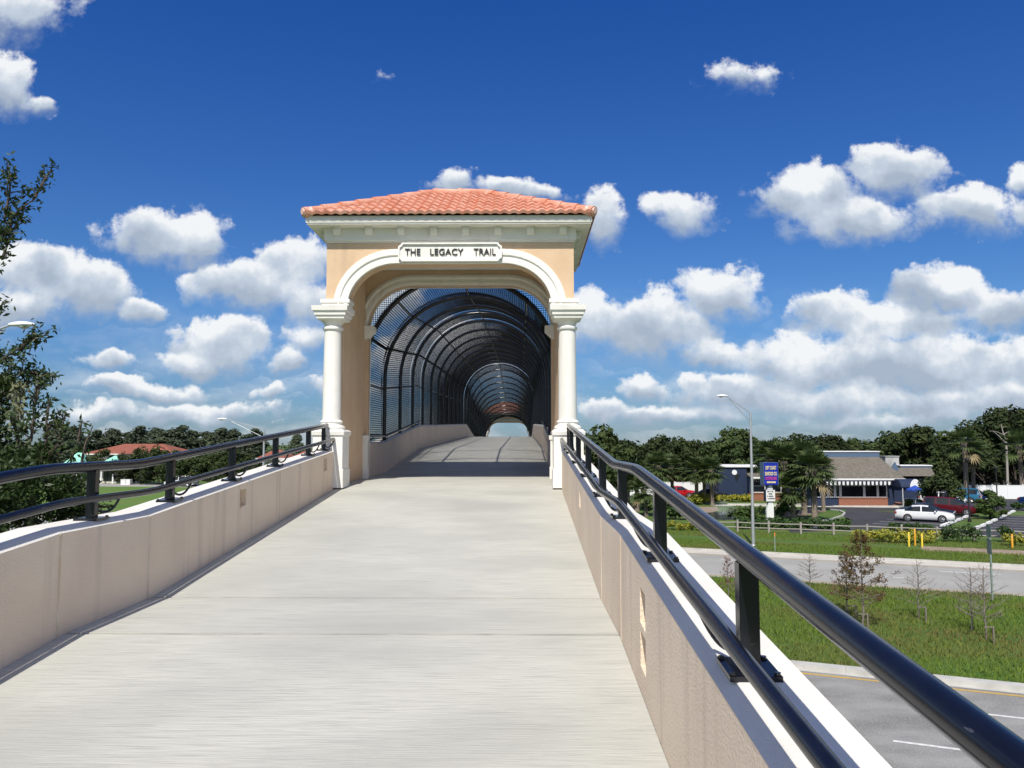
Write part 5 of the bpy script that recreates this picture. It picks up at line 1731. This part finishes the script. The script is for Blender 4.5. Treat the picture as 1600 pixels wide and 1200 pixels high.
for k in range(9):
    m.box(ex0 + .9 + k * .35, ex0 + .94 + k * .35, -1.0, -.96, .19, .95)
m.box(ex0 + .9, ex0 + 3.75, -1.01, -.95, .951, 1.0); m.build('porch_railing', M['white'], t)
# left navy wing
lx0, lx1 = gx(1120, 101) - RX, gx(1164, 101) - RX
m = MB(); m.box(lx0, lx1, 9.5, 17, 0, zpx(729.5, 100.5)); lw = m.build('left_wing', M['navy'], t)
m = MB(); m.box(lx0 - .25, gx(1192, 101) - RX, 9.3, 17.1, zpx(729.5, 100.5) + .001, zpx(727.5, 100.5)); m.build('parapet_cap', M['white'], lw)
m = MB(); m.lathe([(.32, 0), (.32, .05)], 0, 0, 18); pl_ = m.build('round_plaque', M['white'], lw)
pl_.rotation_euler = (R(90), 0, 0); pl_.location = ((gx(1146.5, 100.5) - RX), 9.49, zpx(737.5, 100.5))
m = MB(); m.prism([(lx0 + 2.25, zpx(752, 100.5)), (lx0 + 2.7, zpx(741, 100.5)), (lx0 + 2.0, zpx(741, 100.5))], 9.44, 9.49, 'y'); m.build('plaque_tail', M['black'], lw)
sx0, sx1 = lx1 + .01, gx(1262, 99) - RX
m = MB(); m.box(sx0, sx1, 8.6, 16, .9, 3.0); m.build('link_wall', M['navy'], t)
m = MB(); m.box(sx0, sx1, 8.5, 16, 0, .88); m.box(sx0, sx1, 8.42, 16.01, .881, .97); m.build('brick_base', M['brick'], t)
m = MB(); m.add([(sx0, 7.8, zpx(745, 99)), (sx1, 7.8, zpx(745, 99)), (sx1, 12, zpx(732, 103)), (sx0, 12, zpx(732, 103)), (sx0, 16, zpx(745, 99)), (sx1, 16, zpx(745, 99))], [(0, 1, 2, 3), (3, 2, 5, 4), (0, 3, 4), (1, 5, 2)])
m.build('roof', M['shingle'], t)
m = MB(); m.box(sx0, sx1, 7.72, 7.799, zpx(747, 99), zpx(744.6, 99)); m.build('gutter', M['white'], t)
for k in range(4):
    a = sx0 + .3 + k * 2.0
    m = MB(); m.box(a, a + .08, 8.50, 8.598, 1.0, 2.7); m.box(a + 1.6, a + 1.68, 8.50, 8.598, 1.0, 2.7); m.box(a + .081, a + 1.599, 8.50, 8.598, 1.0, 1.08); m.box(a + .081, a + 1.599, 8.50, 8.598, 2.62, 2.7); m.box(a + .081, a + 1.599, 8.51, 8.597, 1.8, 1.86)
    wf = m.build('window', M['white'], t)
    m = MB(); m.box(a + .081, a + 1.599, 8.55, 8.59, 1.081, 1.799); m.box(a + .081, a + 1.599, 8.55, 8.59, 1.861, 2.619); m.build('pane', M['glass'], wf)
# umbrella and bin by the entrance
ux = gx(1427, 88)
t = thing('patio_umbrella', 'open royal blue patio umbrella beside the entrance canopy', 'umbrella', (ux, 88.0, 0))
m = MB()
n8 = 8
vs = [(0, 0, 2.55)] + [(0.95 * math.cos(i * math.pi / 4), 0.95 * math.sin(i * math.pi / 4), 2.08) for i in range(8)] + [(0.95 * math.cos(i * math.pi / 4), 0.95 * math.sin(i * math.pi / 4), 1.93) for i in range(8)] + [(0, 0, 2.52)]
fs = [(0, 1 + i, 1 + (i + 1) % 8) for i in range(8)] + [(1 + i, 9 + i, 9 + (i + 1) % 8, 1 + (i + 1) % 8) for i in range(8)] + [(17, 1 + (i + 1) % 8, 1 + i) for i in range(8)]
m.add(vs, fs); m.build('canopy', M['umbrella'], t, fix=False)
m = MB(); m.tube([(0, 0, -.02), (0, 0, 2.52)], .025, 8); m.lathe([(.25, 0), (.25, .07), (.05, .1)], 0, 0, 12); m.build('pole', M['white'], t)
t = thing('litter_bin', 'dark green litter bin by the restaurant entrance steps', 'bin', (gx(1433, 86), 86, 0))
m = MB(); m.lathe([(.28, 0), (.31, .9), (.33, .92), (.33, 1.0), (.12, 1.12)], 0, 0, 14); m.build('drum', mat('dark_green_plastic', (.02, .06, .035), .6), t, smooth=40)
m = MB(); m.lathe([(.335, .93), (.335, .98)], 0, 0, 14); m.build('rim', M['black'], t)

# restaurant road sign
sg = ground(1203.5, 815)
t = thing('restaurant_sign', 'blue illuminated restaurant sign on a white tapered pylon among palms', 'sign', sg, R(10))
D = sg.y
zz = lambda py: E + (HY - py) * D / F
m = MB()
m.prism([(-.36, 0), (.32, 0), (.32, zz(788)), (.18, zz(782)), (-.14, zz(782)), (-.36, zz(796))], -.12, .12, 'y'); m.prism([(-.28, zz(763.9)), (.28, zz(763.9)), (.20, zz(757)), (-.05, zz(757))], -.12, .12, 'y')
m.build('pylon', M['white'], t)
w2, za, zb2 = .70, zz(756.5), zz(722)
m = MB(); m.box(-w2, w2, -.36, .36, za, zb2); cb_ = m.build('sign_cabinet', M['sign_blue'], t)
m = MB(); m.box(-w2 - .02, -w2 + .015, -.375, .375, za - .01, zb2 + .01); m.box(w2 - .015, w2 + .02, -.375, .375, za - .01, zb2 + .01); m.box(-w2 + .0151, w2 - .0151, -.375, .375, zb2 - .02, zb2 + .012); m.build('cabinet_trim', M['slate_blue'], cb_)
hgt = zb2 - za
for (txt, f0, f1, wdt, mm) in (('LEFT COAST', .68, .84, 1.05, 'sign_cream'), ('SEAFOOD CO.', .42, .58, 1.18, 'sign_cream'), ('OYSTER BAR', .22, .36, 1.12, 'sign_pink')):
    tm2 = text_mesh(txt, wdt, hgt * (f1 - f0), .02, offset=.02)
    tm2.materials.append(M[mm])
    o = link_mesh('lettering', tm2, cb_); o.location = (0, -.372, za + hgt * (f0 + f1) / 2)
m = MB()
xx = -.42
for w_ in (.12, .10, .14, .08, .05, .13, .11, .15):
    m.box(xx, xx + w_ - .02, -.372, -.361, za + hgt * .085, za + hgt * .155); xx += w_
m.build('small_lettering', M['sign_cream'], cb_)
rz1, rz2 = zz(782), zz(764)
m = MB(); m.box(-.47, .42, -.22, .22, rz1, rz2); rb_ = m.build('reader_board', M['navy'], t)
m = MB(); m.box(-.46, .41, -.235, -.221, rz1 + .02, rz2 - .02); m.build('board_face', M['white'], rb_)
m = MB()
rl = random.Random(5)
for row, (xa, xb_) in enumerate(((-.34, .30), (-.22, .16), (-.34, .22), (-.30, .30))):
    z_ = rz2 - .16 - row * .215
    x_ = xa
    while x_ < xb_:
        w_ = rl.choice((.07, .085, .06)); m.box(x_, x_ + w_, -.2425, -.236, z_ - .06, z_ + .06); x_ += w_ + rl.choice((.02, .02, .07))
m.build('board_letters', M['black'], rb_)

# water spray over the pond
sp0 = ground(1131, 813)
t = thing('water_spray', 'fan of white water droplets rising from the small pond', 'fountain', sp0)
rg = np.random.default_rng(9)
n = 3200
a = rg.uniform(0, 2 * math.pi, n); r = rg.uniform(0, 1, n) ** .7
v = rg.uniform(.3, 1, n)
x = np.cos(a) * r * 1.5 * v; y = np.sin(a) * r * 1.5 * v; z = 1.9 * v * (1 - .45 * r * r * v)
pos = np.stack([x, y, z], 1)
V, Fq = leaf_quads(pos, unit(rg.normal(size=pos.shape)), .012, 1.0, rng=rg)
link_mesh('droplets', np_mesh('droplets', V, Fq, M['spray']), t)
b = MB(); b.lathe([(.05, -.02), (.04, .18)], 0, 0, 8); b.build('nozzle', M['black'], t)

# ------------------------------------------------------------------ buildings on the left
def hip_house(label, px0, px1, D, yridge, yeave, depth, wallm, roofm, name='building', rfrac=.28, win=True, wing=None):
    xa, xb = gx(px0, D), gx(px1, D)
    cx_, hw_ = (xa + xb) / 2, (xb - xa) / 2
    t = thing(name, label, 'building', (cx_, D, 0))
    ez, rz_ = E + (HY - yeave) * D / F, E + (HY - yridge) * (D + depth / 2) / F
    m = MB(); m.box(-hw_ + .6, hw_ - .6, .6, depth - .6, 0, ez); m.build('wall', M[wallm], t)
    m = MB()
    rl_ = hw_ * (1 - rfrac * 2)
    m.add([(-hw_, 0, ez), (hw_, 0, ez), (hw_, depth, ez), (-hw_, depth, ez), (-rl_, depth / 2, rz_), (rl_, depth / 2, rz_)], [(0, 1, 5, 4), (1, 2, 5), (2, 3, 4, 5), (3, 0, 4), (3, 2, 1, 0)])
    rf_ = m.build('roof', M[roofm], t)
    m = MB(); m.box(-hw_ - .03, hw_ + .03, -.06, -.001, ez - .25, ez + .02); m.build('fascia', M['white'], rf_)
    if wing:
        w0, w1, wy = wing
        m = MB(); wz = ez + (rz_ - ez) * .72
        a, b2 = w0 * hw_, w1 * hw_
        m.add([(a, -wy, ez + .03), (b2, -wy, ez + .03), ((a + b2) / 2, depth * .33, wz), (a, depth * .25, ez + .03), (b2, depth * .25, ez + .03)], [(0, 1, 2), (1, 4, 2), (3, 0, 2)])
        m.build('hip_wing', M[roofm], rf_)
        m = MB(); m.box(a + .5, b2 - .5, -wy + .5, .59, 0, ez); m.build('wing_wall', M[wallm], t)
    if win:
        k = max(2, int(hw_ * 2 / 3.2))
        for i in range(k):
            xx = -hw_ + 1.6 + (2 * hw_ - 3.2) * i / max(1, k - 1)
            m = MB(); m.box(xx - .6, xx + .6, .54, .599, 1.0, min(2.5, ez - .5)); wf = m.build('window', M['white'], t)
            m = MB(); m.box(xx - .5, xx + .5, .50, .539, 1.1, min(2.4, ez - .6)); m.build('pane', M['glass'], wf)
    return t
hip_house('long red tile roofed building beyond the mint roofs on the left', 128, 272, 186, 693.5, 709, 16, 'offwhite', 'red_tile', wing=(.0, .62, 5))
hip_house('small pavilion with bright mint roof and white columns', 146, 186, 142, 712, 730, 7, 'white', 'mint', rfrac=.46)
hip_house('mint roofed pavilion partly hidden by the near bush', 92, 126, 146, 707, 730, 7, 'white', 'mint', rfrac=.40)
hip_house('red tile roofed house behind the left lamp pole', 400, 446, 150, 703, 716, 9, 'offwhite', 'red_tile', rfrac=.35)
hip_house('red tile roofed house beside the gateway column on the left', 448, 492, 140, 705, 718, 9, 'offwhite', 'red_tile', rfrac=.35)
hip_house('orange tiled roof glimpsed through palms at the right edge', 1582, 1640, 132, 701, 709, 9, 'offwhite', 'red_tile', rfrac=.3)
t = thing('porch_building', 'low white porch with columns seen under the left handrail', 'building', (gx(172, 140), 140, 0))
b = MB(); b.box(-6, 5, 1.2, 5, 0, 2.6); b.build('wall', M['offwhite'], t)
b = MB(); b.box(-6.4, 5.4, -.2, 5.4, 2.601, 3.0); b.build('roof', M['white'], t)
for k in range(6):
    b = MB(); b.lathe([(.2, 0), (.18, .1), (.15, .2), (.13, 2.6)], -5.6 + k * 2.1, 0.1, 10); b.build('column', M['white'], t, smooth=40)
for k in range(3):
    b = MB(); b.box(-5 + k * 3.4, -3 + k * 3.4, 1.1, 1.19, .4, 2.2); b.build('window', M['glass'], t)
